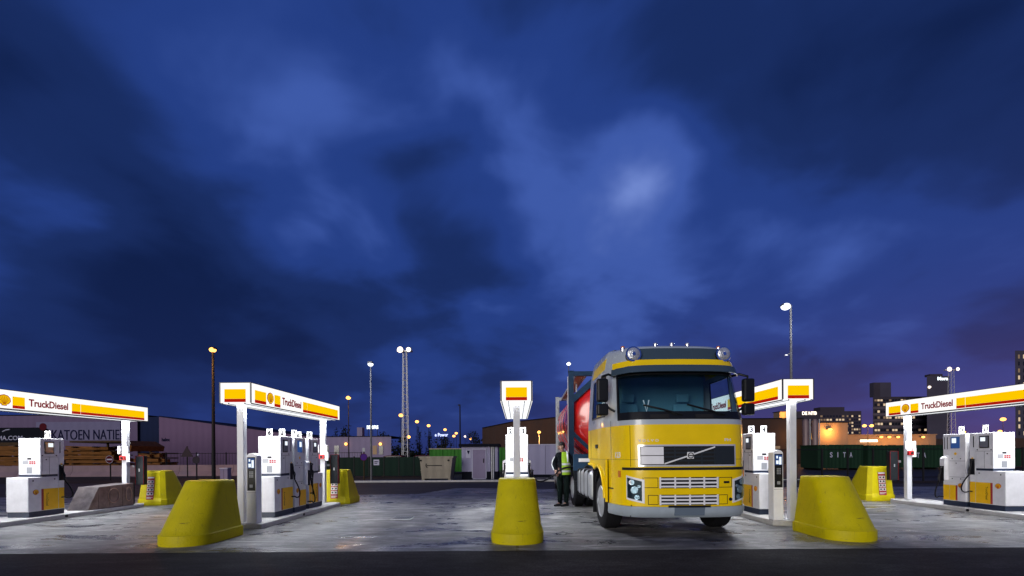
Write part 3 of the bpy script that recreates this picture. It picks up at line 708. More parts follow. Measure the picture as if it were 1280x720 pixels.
# hydrant-size drain grate in the lane
g = thing('drain_grate', 'rusty drain grate set in the concrete lane left of the middle bollard', 'drain', (wx(503, 10.2), 10.2, .003))
MB().box(-.22, .22, -.22, .22, 0, .012).build('grate_frame', 'galv', g)
k = MB()
for i in range(7): k.box(-.19 + i * .058, -.16 + i * .058, -.19, .19, .0125, .016)
k.build('grate_bars', 'black_plastic', g)
M['cab_yellow'] = mat('cab_yellow_lacquer', (.88, .60, .0), .32, coat=.25, var=.08, vs=1.5, spec=.3)
M['cab_silver'] = mat('cab_pale_silver_lacquer', (.40, .45, .49), .28, coat=.5, var=.04, vs=1.5)
M['bumper_grey'] = mat('bumper_pale_grey', (.36, .42, .47), .35, coat=.3, var=.06)
M['grille_silver'] = mat('grille_silver', (.70, .72, .74), .25, metal=.4)
M['grille_dark'] = mat('grille_dark_slats', (.020, .026, .032), .4, spec=.3)
M['panel_slate'] = mat('roof_panel_slate', (.045, .07, .09), .25, coat=.4)
M['trim_black'] = mat('trim_black', (.008, .009, .011), .4, spec=.25)
M['void_black'] = mat('grille_void', (.004, .004, .005), .8)
M['chrome'] = mat('chrome', (.8, .8, .82), .12, metal=1)
M['lens'] = mat('lamp_lens', (.55, .57, .60), .18, metal=.55, var=.35, vs=14, bump=.5, bs=40, coat=1)
M['amber'] = mat('amber_lens', (.6, .18, .01), .2, coat=.5)
M['chassis'] = mat('chassis_blue_black', (.008, .014, .030), .6, var=.3, spec=.2)
M['tank_alu'] = mat('brushed_fuel_tank', (.42, .44, .47), .35, metal=.6, var=.2, vs=4)
M['interior'] = mat('cab_interior', (.05, .085, .105), .8, spec=.2)
M['seat'] = mat('seat_fabric', (.11, .25, .32), .9, spec=.1)
M['hub'] = mat('wheel_rim_steel', (.42, .44, .46), .38, metal=.5, var=.2)
M['tank_red'] = mat('tank_red_lacquer', (.66, .014, .012), .22, coat=.6, var=.10, vs=.8)
M['frame_blue'] = mat('frame_dark_blue', (.012, .040, .085), .5, var=.15, spec=.2)
M['frame_grey'] = mat('frame_pale_grey', (.40, .44, .48), .45, var=.2)
M['walk_tan'] = mat('walkway_tan', (.62, .42, .24), .6, var=.2)
M['plate_pale'] = mat('number_plate_blank', (.13, .17, .22), .35)
M['silver_paint'] = mat('silver_painted_trim', (.72, .73, .74), .4)
M['white_enamel'] = mat('white_headlamp_rim', (.80, .81, .82), .3)
def glassmat():
    m = bpy.data.materials.new('cab_glass'); m.use_nodes = True; nt = m.node_tree; N = nt.nodes.new; L = nt.links.new
    nt.nodes.remove(nt.nodes['Principled BSDF'])
    tr = N('ShaderNodeBsdfTransparent'); tr.inputs['Color'].default_value = (.86, .94, .97, 1)
    gl = N('ShaderNodeBsdfGlossy'); gl.inputs['Roughness'].default_value = .03
    lw = N('ShaderNodeLayerWeight'); lw.inputs['Blend'].default_value = .5
    pw = N('ShaderNodeMath'); pw.operation = 'POWER'; L(lw.outputs['Facing'], pw.inputs[0]); pw.inputs[1].default_value = 3.
    fr = N('ShaderNodeMath'); fr.operation = 'MULTIPLY_ADD'; L(pw.outputs[0], fr.inputs[0]); fr.inputs[1].default_value = .5; fr.inputs[2].default_value = .03
    mx = N('ShaderNodeMixShader'); L(fr.outputs[0], mx.inputs[0]); L(tr.outputs[0], mx.inputs[1]); L(gl.outputs[0], mx.inputs[2])
    L(mx.outputs[0], nt.nodes['Material Output'].inputs['Surface']); return m
M['glass'] = glassmat()

# cab surface: half outline in plan (x outwards, y forward negative), profile offset and taper with height
PLAN = [(0, -1.36), (.45, -1.345), (.75, -1.30), (.93, -1.215), (1.04, -1.07), (1.11, -.88), (1.17, -.62), (1.22, -.3), (1.245, .1), (1.25, .88)]
def lerp(tab, z):
    for (a, u), (b_, v) in zip(tab, tab[1:]):
        if z <= b_: return u + (v - u) * max(0, (z - a) / (b_ - a))
    return tab[-1][1]
GZ = [(0, .07), (.36, .07), (.45, .0), (1.15, 0), (1.9, .03), (2.0, .045), (2.83, .33), (3.0, .41), (3.28, .55), (3.33, .64), (3.37, .85)]
WZ = [(0, .99), (1.9, 1.0), (2.0, .995), (2.83, .955), (3.0, .94), (3.25, .90), (3.33, .86), (3.37, .78)]
def S(t, z):
    sg = -1 if t < 0 else 1; a = min(abs(t), 9); i = min(int(a), 8); u = a - i
    x = PLAN[i][0] + (PLAN[i + 1][0] - PLAN[i][0]) * u; y = PLAN[i][1] + (PLAN[i + 1][1] - PLAN[i][1]) * u
    wt = max(0, min(1, (-y - .25) / .8)) ** .8
    return Vector((sg * x * lerp(WZ, z), y + lerp(GZ, z) * wt, z))
def SN(t, z):
    e = .02; a = S(t + e, z) - S(t - e, z); b_ = S(t, z + .01) - S(t, z - .01)
    return a.cross(b_).normalized()
def tx(x):
    sg = -1 if x < 0 else 1; x = abs(x)
    for i in range(9):
        if x <= PLAN[i + 1][0]: return sg * (i + (x - PLAN[i][0]) / (PLAN[i + 1][0] - PLAN[i][0]))
    return sg * 9
def ty(y, sg=1):
    for i in range(9):
        if y <= PLAN[i + 1][1]: return sg * (i + (y - PLAN[i][1]) / (PLAN[i + 1][1] - PLAN[i][1]))
    return sg * 9
def patch(b, t0, t1, z0, z1, off, th, nt_=None, nz=1, z0b=None, z1b=None):
    """solid plate laid on the cab surface; z0b/z1b: heights at the t1 end"""
    z0b = z0 if z0b is None else z0b; z1b = z1 if z1b is None else z1b
    nt_ = nt_ or max(1, int(abs(t1 - t0) * 5)); O = []; I = []
    for i in range(nt_ + 1):
        t = t0 + (t1 - t0) * i / nt_; o_, n_ = [], []
        for j in range(nz + 1):
            za = z0 + (z0b - z0) * i / nt_; zb = z1 + (z1b - z1) * i / nt_
            z = za + (zb - za) * j / nz; p = S(t, z); n = SN(t, z)
            o_.append(b.v(p + n * off)); n_.append(b.v(p + n * (off - th)))
        O.append(o_); I.append(n_)
    for i in range(nt_):
        for j in range(nz):
            b.f([O[i][j], O[i + 1][j], O[i + 1][j + 1], O[i][j + 1]]); b.f([I[i][j], I[i][j + 1], I[i + 1][j + 1], I[i + 1][j]])
        b.f([O[i][0], I[i][0], I[i + 1][0], O[i + 1][0]]); b.f([O[i][nz], O[i + 1][nz], I[i + 1][nz], I[i][nz]])
    for j in range(nz):
        b.f([O[0][j], O[0][j + 1], I[0][j + 1], I[0][j]]); b.f([O[nt_][j], I[nt_][j], I[nt_][j + 1], O[nt_][j + 1]])
    return b
def pt(name, m, parent, *a, **k): return patch(MB(), *a, **k).build(name, m, parent, smooth=40)
def px_(name, m, parent, x0, x1, z0, z1, off, th, **k): return pt(name, m, parent, tx(x0), tx(x1), z0, z1, off, th, **k)
def outline_(name, parent, x0, x1, z0, z1, wd=.010, off=.002):
    b = MB()
    for a in ((x0, x1, z0, z0 + wd), (x0, x1, z1 - wd, z1)): patch(b, tx(a[0]), tx(a[1]), a[2], a[3], off, .004)
    for a in ((x0, x0 + wd), (x1 - wd, x1)): patch(b, tx(a[0]), tx(a[1]), z0 + wd, z1 - wd, off, .004, nt_=1)
    return b.build(name, 'trim_black', parent)
def text_on(name, s, x, z, w_, h_, m, parent, off=.004, t=None):
    t = tx(x) if t is None else t; p = S(t, z); n = SN(t, z)
    xa = Vector((-n.y, n.x, 0)).normalized(); ya = n.cross(xa)
    return text(name, s, w_, h_, m, parent, frame(p + n * off, xa, ya, n), th=.006, bold=.015)

def cab_shell(t):
    zs = [1.32, 1.5, 1.7, 1.9, 2.0, 2.12, 2.4, 2.62, 2.83, 2.92, 3.0, 3.1, 3.2, 3.28, 3.33, 3.37]
    ts = [i / 2 for i in range(-18, 19)]
    def shell(name, m, zlist, keep, mats=None, cap=False, rear=True):
        b = MB(); V = {}
        def g(ti, z):
            k = (ti, round(z, 3))
            if k not in V: V[k] = b.v(S(ti, z))
            return V[k]
        for za, zb in zip(zlist, zlist[1:]):
            for ta, tb in zip(ts, ts[1:]):
                if keep(ta, tb, za, zb): b.f([g(ta, za), g(tb, za), g(tb, zb), g(ta, zb)])
            if rear: b.f([g(9, za), g(-9, za), g(-9, zb), g(9, zb)])
        if cap:
            z = zlist[-1]
            for i in range(18):
                a, c = ts[i], ts[i + 1]
                b.f([g(a, z), g(c, z), g(-c, z), g(-a, z)] if c < 0 else [g(a, z), g(0, z), g(-a, z)])
        return b.build(name, m, t, smooth=35)
    ws = lambda a, c: min(abs(a), abs(c)) < 4.3 and max(abs(a), abs(c)) <= 4.5
    door = lambda a, c: 6.4 <= min(abs(a), abs(c)) and max(abs(a), abs(c)) <= 8.51
    body = shell('cab_body', 'cab_yellow', [z for z in zs if z <= 1.9], lambda *a: True)
    up = shell('upper_cab', 'cab_silver', [z for z in zs if z >= 1.9],
          lambda a, c, za, zb: not (2.119 < zb and za >= 2.0 - .001 and zb <= 2.831 and (ws(a, c) or (door(a, c) and za >= 2.119))), cap=True)
    # lower front: yellow corners and face, down to the bumper
    lf = shell('lower_front', 'cab_yellow', [.548, .7, .85, 1.0, 1.15, 1.319], lambda a, c, za, zb: max(abs(a), abs(c)) <= 6.01, rear=False)
    b = MB(); V = {}
    zl = [.36, .40, .47, .545]
    tb_ = [x for x in ts if abs(x) <= 6]
    for z in zl:
        for ti in tb_: V[(ti, z)] = b.v(S(ti, z) + SN(ti, max(z, .5)) * (.018 if z > .38 else 0))
    for za, zb in zip(zl, zl[1:]):
        for a, c in zip(tb_, tb_[1:]): b.f([V[(a, za)], V[(c, za)], V[(c, zb)], V[(a, zb)]])
    for z in (.36, .545):
        for a, c in zip(tb_, tb_[1:]):
            p, q = S(a, z), S(c, z); b.f([V[(a, z)], V[(c, z)], b.v((q.x * .9, q.y + .12, z)), b.v((p.x * .9, p.y + .12, z))])
    bu = b.build('front_bumper', 'bumper_grey', t, smooth=35)
    for s in (-1, 1): pt('bumper_joint', 'trim_black', bu, *sorted((s * 2.95, s * 3.0)), .37, .57, .021, .004)
    return body, up, lf, bu
def wheel(t, x, y, s, r=.51, w=.30, name='wheel', deep=.06):
    tp = [(r * .60, -w / 2), (r * .90, -w / 2), (r * .97, -w / 2 + .02), (r, -w / 2 + .05), (r, w / 2 - .05), (r * .97, w / 2 - .02), (r * .90, w / 2), (r * .60, w / 2)]
    b = MB(); b.lathe([(rr, h) for rr, h in tp], (x, y, r), 'x', 36)
    # circumferential grooves
    ty_ = b.build(name, 'rubber', t, smooth=30)
    c = MB()
    prof = [(r * .60, s * (w / 2 - .012)), (r * .57, s * (w / 2 + .004)), (r * .53, s * (w / 2 - .01)), (r * .42, s * (w / 2 - deep)), (r * .30, s * (w / 2 - deep + .02)), (r * .27, s * (w / 2 + .01)), (r * .14, s * (w / 2 + .03)), (r * .10, s * (w / 2 + .06)), (.01, s * (w / 2 + .06))]
    c.lathe(prof, (x, y, r), 'x', 28)
    rim = c.build('rim', 'hub', ty_, smooth=35)
    k = MB()
    for i in range(10):
        a = 2 * math.pi * i / 10; k.cyl((x + s * (w / 2 - deep + .02), y + math.cos(a) * r * .35, r + math.sin(a) * r * .35), (x + s * (w / 2 - deep + .05), y + math.cos(a) * r * .35, r + math.sin(a) * r * .35), .018, n=6)
    k.build('wheel_nuts', 'chrome', ty_)
    g = MB()
    for i in range(-2, 3):
        g.lathe([(r + .0005, i * w * .16 - .006), (r + .003, i * w * .16 - .005), (r + .003, i * w * .16 + .005), (r + .0005, i * w * .16 + .006)], (x, y, r), 'x', 36) if abs(i) != 9 else None
    g.build('tread_ribs', 'rubber', ty_, smooth=30)
    return ty_

def truck():
    t = thing('truck', 'yellow and silver truck tractor with roof spotlights, facing the road beside the middle pumps', 'truck', (2.79, 8.80, 0), R(1.5))
    body, up, lf, bu = cab_shell(t)
    pt('colour_break', 'trim_black', body, -9, 9, 1.317, 1.322, .0015, .004)
    # bonnet flap gap, broadened in black to paint the shade under the bonnet edge
    px_('bonnet_gap', 'void_black', body, -1.04, 1.04, 1.145, 1.19, .004, .01)
    for s in (-1, 1):
        pt('bonnet_gap', 'trim_black', body, *sorted((s * 3.0, s * 3.045)), 1.20, 1.89, .002, .004)
        pt('door_gap', 'trim_black', body, *sorted((s * 5.55, s * 5.60)), 1.33, 1.895, .002, .004)
        pt('door_gap', 'trim_black', up, *sorted((s * 5.55, s * 5.60)), 1.905, 2.0, .002, .004)
        pt('door_gap', 'trim_black', body, *sorted((s * 8.62, s * 8.65)), 1.33, 1.895, .002, .004)
        h = pt('door_handle', 'trim_black', body, *sorted((s * 7.65, s * 7.95)), 1.53, 1.60, .025, .03)
        # roof flank: yellow slanted field
        pt('flank_field', 'cab_yellow', up, s * 6.9, s * 8.75, 2.99, 3.20, .004, .006, nt_=6, nz=4, z0b=2.93, z1b=3.13)
        # side window, its frame and the pillar trim
        w_ = pt('side_window', 'glass', t, s * 6.5, s * 8.5, 2.12, 2.83, .0, .006, nz=3)
        fb = MB()
        for a in ((6.44, 6.5, 2.10, 2.85), (8.5, 8.54, 2.10, 2.85)): patch(fb, *sorted((s * a[0], s * a[1])), a[2], a[3], .006, .02, nz=3)
        for a in ((6.5, 8.5, 2.09, 2.12), (6.5, 8.5, 2.83, 2.85)): patch(fb, *sorted((s * a[0], s * a[1])), a[2], a[3], .006, .02)
        fb.build('window_seal', 'trim_black', w_)
        # wheel arch: yellow flank plate with the arch cut out, plus a rolled lip
        pts = [(-.62, 1.318), (.88, 1.318), (.88, 1.20)]
        R_ = .64
        a0 = math.asin((1.20 - .53) / .72)
        arc = [(.70 * math.cos(a), .53 + R_ * math.sin(a) * 1.02) for a in [R(x) for x in range(62, 184, 8)]]
        poly = [(-.62, 1.318), (.88, 1.318), (.88, 1.19), (.55, 1.17)] + arc + [(-.70, .58), (-.62, .58)]
        poly = [(-.625, 1.318), (.88, 1.318), (.88, 1.20)] + [(-.0 + .60 * math.cos(a), .56 + .62 * math.sin(a)) for a in [R(x) for x in range(70, 181, 10)]] + [(-.625, .56)]
        b = MB(); b.prism(poly, 'x', *sorted((s * 1.185, s * 1.225))); fl = b.build('wheel_arch_panel', 'cab_yellow', t)
        lip = MB(); P = [(s * 1.235, .88, 1.21), (s * 1.24, .45, 1.20)] + [(s * 1.24, .61 * math.cos(a), .56 + .63 * math.sin(a)) for a in [R(x) for x in range(66, 182, 9)]]
        lip.tube(P, .028, n=8); lip.build('arch_lip', 'cab_yellow', fl, smooth=50)
        ln = MB(); n = 10
        for i in range(n):
            a, c = R(30 + 150 * i / n), R(30 + 150 * (i + 1) / n)
            ln.hexa([(s * .78, .585 * math.cos(q), .55 + .60 * math.sin(q)) for q in (a, c)] + [(s * .78, .575 * math.cos(q), .55 + .59 * math.sin(q)) for q in (c, a)],
                    [(s * 1.18, .585 * math.cos(q), .55 + .60 * math.sin(q)) for q in (a, c)] + [(s * 1.18, .575 * math.cos(q), .55 + .59 * math.sin(q)) for q in (c, a)])
        ln.build('arch_liner', 'trim_black', fl)
        # step recess in the corner ahead of the wheel
        pt('step_slot', 'trim_black', lf, *sorted((s * 5.3, s * 5.98)), .80, .825, .003, .01)
        pt('indicator', 'amber', lf, *sorted((s * 4.2, s * 4.5)), 1.02, 1.13, .02, .03)
        hl = patch(MB(), s * 1.95, s * 3.50, .60, .99, .012, .03, nz=4, z0b=.66, z1b=1.06).build('headlight', 'white_enamel', t, smooth=40)
        patch(MB(), s * 2.12, s * 3.38, .635, .962, .016, .01, nz=4, z0b=.69, z1b=1.025).build('lamp_bowl', 'grille_dark', hl, smooth=40)
        for (tt, z, r_) in ((2.72, .82, .066), (2.95, .945, .050), (2.52, .70, .045), (2.35, .88, .03)):
            p = S(s * tt, z); n_ = SN(s * tt, z)
            MB().cyl(p + n_ * .012, p + n_ * .030, r_, r_ * .9, n=18).build('reflector', 'lens', hl, smooth=40)
        patch(MB(), s * 2.14, s * 3.36, .64, .96, .034, .003, nz=4, z0b=.695, z1b=1.02).build('lamp_cover', 'glass', hl, smooth=40)
    # windscreen between the pillars, black surround and scuttle
    wsn = pt('windscreen', 'glass', t, -4.42, 4.42, 2.10, 2.80, .004, .006, nt_=40, nz=6)
    su = MB()
    patch(su, -4.5, 4.5, 1.985, 2.115, .010, .03, nt_=36, nz=2); patch(su, -4.5, 4.5, 2.765, 2.84, .010, .03, nt_=36)
    for s in (-1, 1): patch(su, *sorted((s * 4.30, s * 4.52)), 2.115, 2.765, .010, .03, nz=6)
    su.build('windscreen_surround', 'trim_black', wsn, smooth=40)
    for x0 in (-.62, .12):
        bb = MB(); P = []
        for i in range(10):
            u = i / 9; x = x0 + (.02 if x0 < 0 else .0) + .62 * u if True else 0; z = 2.06 + .13 * math.sin(u * 2.2) * (1 if True else 1)
            z = 2.22 - .17 * u if i > 0 else 2.22
            p = S(tx(x - .12), z); P.append(p + SN(tx(x), z) * .03)
        bb.tube(P, .016); q0 = S(tx(x0 + .42), 2.05); bb.tube([q0 + Vector((0, -.03, 0)), P[6]], .009)
        bb.build('wiper', 'trim_black', wsn, smooth=50)
        px_('scuttle_grille', 'void_black', wsn, x0 + .0, x0 + .30, 2.0, 2.06, .018, .01)
    # visor, yellow brow, slate field with two spotlights, roof beacons
    v = pt('sun_visor', 'panel_slate', t, -4.6, 4.6, 2.77, 2.875, .11, .02, nt_=36, nz=2)
    v2 = pt('roof_brow', 'cab_yellow', t, -4.7, 4.7, 2.87, 3.0, .075, .09, nt_=36, nz=2)
    pt('slate_field', 'panel_slate', t, -2.75, 2.75, 3.035, 3.26, .012, .02, nt_=24, nz=2)
    for s in (-1, 1):
        c = S(s * 2.6, 3.13); d = Vector((0, -1, .06)).normalized()
        sp = MB().cyl(c + d * -.02, c + d * .15, .10, .135, n=28).build('roof_spotlight', 'trim_black', t, smooth=40)
        MB().cyl(c + d * .1505, c + d * .158, .137, .132, n=28).build('chrome_ring', 'chrome', sp, smooth=40)
        MB().sphere(c + d * .152, .115, 20, 10, sy=.25).build('lens', 'lens', sp, smooth=60)
        cn = MB(); cn.cyl(c + d * .184, c + d * .186, .03, n=14); cn.build('lamp_shield', 'chrome', sp)
    for x in (-1.0, -.36, 0, .36, 1.0):
        p = S(tx(x), 3.30 if abs(x) > .5 else 3.355)
        bc = MB().cyl(p - Vector((0, 0, .03)), p + Vector((0, 0, .03)), .045, n=14).build('roof_marker', 'chrome', t, smooth=40)
        MB().sphere(p + Vector((0, 0, .034)), .040, 12, 6, sz=.9).build('dome', 'lens' if abs(x) < .5 else 'amber', bc, smooth=60)
    # upper grille
    g = px_('upper_grille', 'grille_silver', t, -.82, .80, 1.205, 1.565, .012, .03)
    px_('grille_mesh', 'void_black', g, -.79, .77, 1.232, 1.538, .015, .006)
    for z in (1.30, 1.365, 1.43, 1.49): px_('slat', 'grille_dark', g, -.42, .755, z - .014, z + .014, .024, .008)
    for x in (-.24, -.02, .20, .42): px_('upright', 'grille_dark', g, x - .012, x + .012, 1.238, 1.532, .022, .006)
    px_('side_mesh', 'grille_dark', g, .44, .755, 1.245, 1.525, .020, .004)
    for z0 in (1.245, 1.392): px_('blank_plate', 'white_metal', g, -.775, -.43, z0, z0 + .135, .03, .012)
    pt('diagonal_bar', 'silver_paint', g, tx(-.42), tx(.42), 1.238, 1.262, .036, .01, nt_=24, z0b=1.510, z1b=1.534)
    c = S(0, 1.386); n_ = SN(0, 1.386)
    MB().box(-.055, .055, c.y - .052, c.y - .036, 1.331, 1.441).build('badge_plate', 'silver_paint', g, bevel=.006)
    MB().lathe([(.036, -.004), (.048, -.004), (.048, .004), (.036, .004)], (0, c.y - .056, 1.386), 'y', 20, ring=True).build('badge_ring', 'trim_black', g)
    MB().box(-.03, .03, c.y - .058, c.y - .0525, 1.378, 1.394).build('badge_bar', 'trim_black', g)
    text_on('maker_lettering', 'V O L V O', -.66, 1.635, .33, .042, 'silver_paint', body)
    text_on('model_lettering', 'FH', .66, 1.64, .11, .045, 'silver_paint', body)
    text_on('fleet_number', '123', 0, 1.40, .15, .10, 'plate_white', body, t=-4.55)
    text_on('fleet_number', '123', 0, 1.40, .15, .10, 'plate_white', body, t=4.55) if False else None
    # two slatted lower grilles with outlined yellow end panels
    for z0, z1, xe in ((.85, 1.03, .76), (.575, .745, .68)):
        g2 = px_('lower_grille', 'void_black', t, -.50, .47, z0, z1, .006, .02)
        nb = 3
        for i in range(nb): 
            z = z0 + (z1 - z0) * (i + .32) / nb; px_('slat', 'white_metal', g2, -.50, .47, z - .003, z + .024, .020, .012)
        for x in (-.50, -.26, -.02, .22, .445): px_('upright', 'white_metal', g2, x, x + .026, z0, z1, .026, .012, nt_=1)
        outline_('panel_outline', lf, -xe, -.515, z0 + .005, z1 - .005); outline_('panel_outline', lf, .485, xe - .03, z0 + .005, z1 - .005)
    px_('tow_cover', 'trim_black', lf, .58, .68, .925, .96, .006, .01)
    p = S(tx(.70), .66); MB().cyl(p + Vector((0, .01, 0)), p + Vector((0, -.012, 0)), .028, n=14).build('tow_eye', 'trim_black', lf)
    px_('bumper_slot', 'trim_black', bu, -.36, .34, .535, .570, .024, .006)
    px_('number_plate', 'plate_pale', bu, -.26, .24, .425, .535, .034, .014)
    # mirrors
    for s in (-1, 1):
        ar = MB(); root = S(s * 4.9, 2.80); low = S(s * 4.9, 2.16); X = s * 1.30
        ar.tube([root, root + Vector((s * .12, -.06, .03)), (X, root.y - .12, 2.78), (X, root.y - .10, 2.70)], .022)
        ar.tube([low, (s * 1.16, low.y + .02, 2.20), (X - s * .03, root.y - .08, 2.30)], .020)
        mo = ar.build('mirror_arm', 'trim_black', t, smooth=50)
        b = MB(); y = root.y - .10
        b.box(X - .10, X + .10, y - .09, y + .03, 2.33, 2.74); b.build('main_mirror', 'trim_black', mo, bevel=.035, seg=3)
        b = MB(); b.box(X - .105, X + .10, y - .09, y + .03, 2.09, 2.30); b.build('wide_mirror', 'trim_black', mo, bevel=.035, seg=3)
        b = MB(); b.box(X - .08, X + .08, y + .031, y + .036, 2.37, 2.70); b.box(X - .08, X + .08, y + .031, y + .036, 2.12, 2.27); b.build('mirror_glass', 'chrome', mo)
    # interior seen through the glass
    b = MB(); b.box(-.95, .95, -.95, -.42, 1.70, 2.04); b.build('dashboard', 'interior', t, bevel=.06)
    MB().box(-1.1, 1.1, .60, .66, 1.35, 3.05).build('bunk_curtain', 'seat', t)
    MB().box(-1.1, 1.1, -.9, .6, 1.33, 1.36).build('cab_floor', 'interior', t)
    for x in (-.55, .55):
        q = MB().box(x - .25, x + .25, -.25, .25, 1.62, 1.80).build('driver_seat' if x > 0 else 'passenger_seat', 'seat', t, bevel=.06)
        MB().hexa([(x - .24, .16, 1.80), (x + .24, .16, 1.80), (x + .24, .30, 1.80), (x - .24, .30, 1.80)], [(x - .19, .30, 2.42), (x + .19, .30, 2.42), (x + .19, .40, 2.42), (x - .19, .40, 2.42)]).build('seat_back', 'seat', q, bevel=.04)
        MB().box(x - .13, x + .13, .30, .39, 2.44, 2.62).build('head_rest', 'seat', q, bevel=.035)
    sw = MB(); ctr = Vector((.50, -.50, 2.08)); axd = Vector((0, -.45, .9)).normalized(); u_ = Vector((1, 0, 0)); v_ = axd.cross(u_)
    sw.tube([ctr + (u_ * math.cos(a) + v_ * math.sin(a)) * .22 for a in [R(x) for x in range(0, 361, 20)]], .016); sw.tube([ctr, ctr - axd * .25], .03); sw.tube([ctr - u_ * .21, ctr + u_ * .21], .014)
    sw.build('steering_wheel', 'trim_black', t, smooth=50)
    # papers and cups on the dash
    k = MB(); k.hexa([(.25, -.86, 2.045), (.55, -.86, 2.045), (.60, -.62, 2.045), (.30, -.62, 2.045)], [(.25, -.86, 2.05), (.55, -.86, 2.05), (.60, -.62, 2.12), (.30, -.62, 2.12)]); k.build('paper_stack', 'white_metal', t)
    for x in (-.02, .10, .22):
        MB().cyl((x, -.72, 2.04), (x, -.72, 2.14), .035, .042, n=12).build('paper_cup', 'plate_white', t, smooth=40)
    tri = MB(); tri.tube([(-.58, -.78, 2.36), (-.53, -.80, 2.16), (-.48, -.78, 2.36)], .012); tri.build('pennant', 'plate_white', t)
    # running gear
    ch = MB()
    for s in (-1, 1): ch.box(s * .43 - .04, s * .43 + .04, -.9, 4.9, .74, 1.02)
    for y in (-.6, .3, 1.4, 2.6, 3.6, 4.7): ch.box(-.39, .39, y - .05, y + .05, .78, .98)
    ch.box(-.9, .9, -1.1, -.55, .62, 1.12); ch.box(-.6, .6, -.5, .8, .95, 1.30)
    ch.build('chassis', 'chassis', t)
    MB().box(-.95, .95, 1.02, 1.28, 1.03, 1.55).build('equipment_box', 'chassis', t, bevel=.02)
    fw = MB(); fw.lathe([(.45, 1.03), (.45, 1.12), (.40, 1.14)], (0, 3.35, 0), 'z', 28); fw.build('fifth_wheel', 'trim_black', t)
    for s in (-1, 1):
        wheel(t, s * 1.02, 0, s, .51, .32); wheel(t, s * 1.03, 3.72, s, .51, .29, deep=.10); wheel(t, s * .70, 3.72, s, .51, .29, deep=.10)
        MB().cyl((s * .2, 0, .51), (s * .86, 0, .51), .07, n=12).build('axle_stub', 'chassis', t)
        fm = MB(); n = 8
        for i in range(n):
            a, c = R(20 + 140 * i / n), R(20 + 140 * (i + 1) / n)
            fm.hexa([(s * .52, 3.72 + .60 * math.cos(q), .51 + .60 * math.sin(q)) for q in (a, c)] + [(s * .52, 3.72 + .58 * math.cos(q), .51 + .58 * math.sin(q)) for q in (c, a)],
                    [(s * 1.2, 3.72 + .60 * math.cos(q), .51 + .60 * math.sin(q)) for q in (a, c)] + [(s * 1.2, 3.72 + .58 * math.cos(q), .51 + .58 * math.sin(q)) for q in (c, a)])
        fm.build('rear_mudguard', 'trim_black', t)
        MB().box(*sorted((s * .80, s * 1.20)), .64, .66, .22, 1.15).build('mud_flap', 'rubber', t)
        # fuel tank with straps
        x0, x1 = sorted((s * .58, s * 1.20)); y0, y1 = (1.0, 2.75)
        ft = MB().box(x0, x1, y0, y1, .42, 1.06).build('fuel_tank', 'tank_alu', t, bevel=.11, seg=5)
        for y in (1.25, 1.72, 2.2, 2.55):
            st = MB(); st.box(x0 - .008, x1 + .008, y - .03, y + .03, .412, 1.068); st.build('tank_strap', 'trim_black', ft, bevel=.115, seg=5)
        cp = MB().cyl((s * .95, 2.62, 1.05), (s * 1.0, 2.62, 1.12), .06, n=14).build('filler_cap', 'trim_black', ft)
    MB().box(-1.15, -.5, 2.80, 3.05, .55, 1.0).build('battery_box', 'chassis', t, bevel=.02)
    return t
truck()

# ------------------------------------------------------------------ semi trailer
def trailer():
    t = thing('semi_trailer', 'dark blue skeletal trailer carrying the red tank behind the cab', 'trailer', (2.62, 11.65, 0), R(-1.2))
    ch = MB()
    for s in (-1, 1): ch.box(s * .50 - .06, s * .50 + .06, 0, 7.6, .98, 1.14)
    for y in (.05, 1.1, 3.0, 5.0, 7.2): ch.box(-1.16, 1.16, y - .07, y + .07, 1.0, 1.145)
    ch.build('frame_rails', 'chassis', t)
    hd = MB().box(-1.18, 1.18, -.12, -.02, 1.0, 1.42).build('headboard', 'frame_blue', t, bevel=.01)
    MB().box(-1.05, -.72, -.135, -.1205, 1.22, 1.31).build('marker_plate', 'plate_white', hd); MB().box(-.45, -.18, -.135, -.1205, 1.24, 1.32).build('marker_plate', 'plate_white', hd)
    for s in (-1, 1):
        for y in (4.4, 5.7, 7.0): wheel(t, s * 1.03, y, s, .50, .36)
        MB().box(s * .75 - .06, s * .75 + .06, 2.35, 2.47, .15, .98).build('landing_leg', 'chassis', t)
        MB().box(*sorted((s * .78, s * 1.2)), 3.78, 3.80, .25, .98).build('mud_flap', 'rubber', t)
        MB().box(*sorted((s * 1.17, s * 1.21)), 2.6, 3.7, .5, .85).build('side_guard', 'chassis', t)
    return t
trailer()
